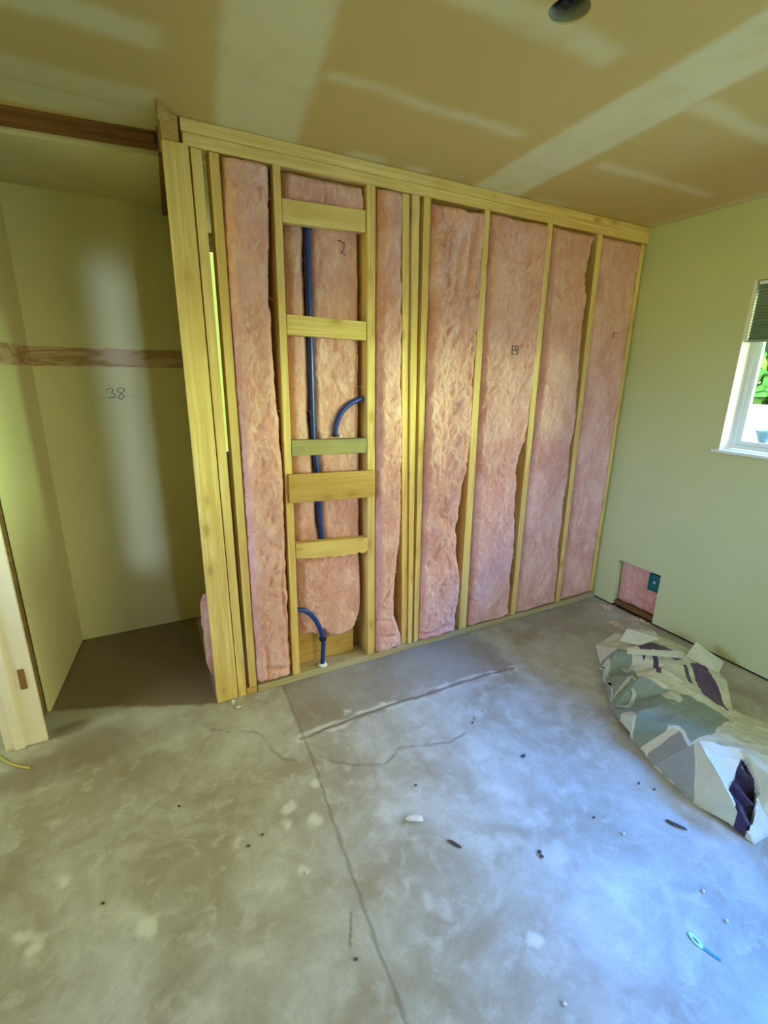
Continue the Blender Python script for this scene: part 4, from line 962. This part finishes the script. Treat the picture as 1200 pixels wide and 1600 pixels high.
for k, q in enumerate((14, 17, 18, 19)):
    chunk('grit_speck', C[q][0], C[q][1], .005, .004, .003, m_chipd, 'tiny dark speck on the left half of the floor', 'grit', 'tiny specks at left', seed=20 + k)
for k, q in enumerate((5, 9, 10, 12, 22)):
    chunk('plaster_crumb', C[q][0], C[q][1], .006, .005, .004, m_chipw, 'small white plaster crumb on the concrete', 'crumb', 'white crumbs', seed=30 + k)
chunk('plaster_crumb', C[20][0], C[20][1], .008, .007, .012, m_collar, 'white crumb at the foot of the end post', 'crumb', seed=41)
chunk('plaster_crumb', C[21][0], C[21][1], .014, .010, .004, m_chipw, 'flat pale crumb in front of the end post', 'crumb', seed=42)
# tape scrap: pale loop with a blue tail
tp = empty('tape_scrap', (TAPE[1][0], TAPE[1][1], 0)); tag(tp, 'pale cyan and blue tape scrap on the floor at lower right', 'tape')
mb = MB(); nseg = 14; ax, ay = TAPE[0]; bx, by = TAPE[1]; ang = math.atan2(by - ay, bx - ax); L0 = .022
for rr_, in ((1,),):
    vs = []
    for j in range(nseg):
        th = 2 * math.pi * j / nseg
        for q, zz in ((1, .001), (1, .004), (.45, .004), (.45, .001)):
            lx, ly = L0 * q * math.cos(th), .009 * q * math.sin(th)
            vs.append(((ax + bx) / 2 + lx * math.cos(ang) - ly * math.sin(ang), (ay + by) / 2 + lx * math.sin(ang) + ly * math.cos(ang), zz))
    fs = []
    for j in range(nseg):
        a, c2 = 4 * j, 4 * ((j + 1) % nseg)
        for q in range(4): fs.append((a + q, c2 + q, c2 + (q + 1) % 4, a + (q + 1) % 4))
    mb.add(vs, fs)
reparent(mb.build('tape_loop', m_tape), tp)
mb = MB(); ribbon(mb, [(TAPE[1][0] + .002, TAPE[1][1] - .006, .001), (TAPE[2][0], TAPE[2][1], .001)], .008, .002, (0, 0, 1)); reparent(mb.build('tape_tail', m_tape2), tp)
# yellow cord
tag(MB().tube(smooth_path([(p[0], p[1], .006) for p in CORD]), .0045, 8).build('cord', m_yel, smooth=True), 'thin yellow cord end on the floor by the jamb', 'cord')
# fluffy scraps by the cutout
for k, ((x0, y0), lb) in enumerate(zip([(2.655, -.40), (2.46, -.35), (2.62, -.16)], ['tuft of fibres on the floor below the wall cutout', 'pale scrap of paper and fibre beyond the bag', 'pale scrap of fibre in the far right corner'])):
    rng = np.random.RandomState(200 + k); mb = MB(); base = [(x0 + rng.normal() * .02, y0 + rng.normal() * .03, .004) for _ in range(60)]
    for p in base:
        d = Vector(rng.normal(size=3)); d.z = abs(d.z) * .3; d.normalize(); l = rng.uniform(.01, .035)
        mb.tube([Vector(p), Vector(p) + d * l * .5 + Vector((0, 0, .004)), Vector(p) + d * l], [.0016, .0016, .0006], 4, cap=False)
    tag(mb.build('fibre_tuft', m_wisp), lb, 'tuft')
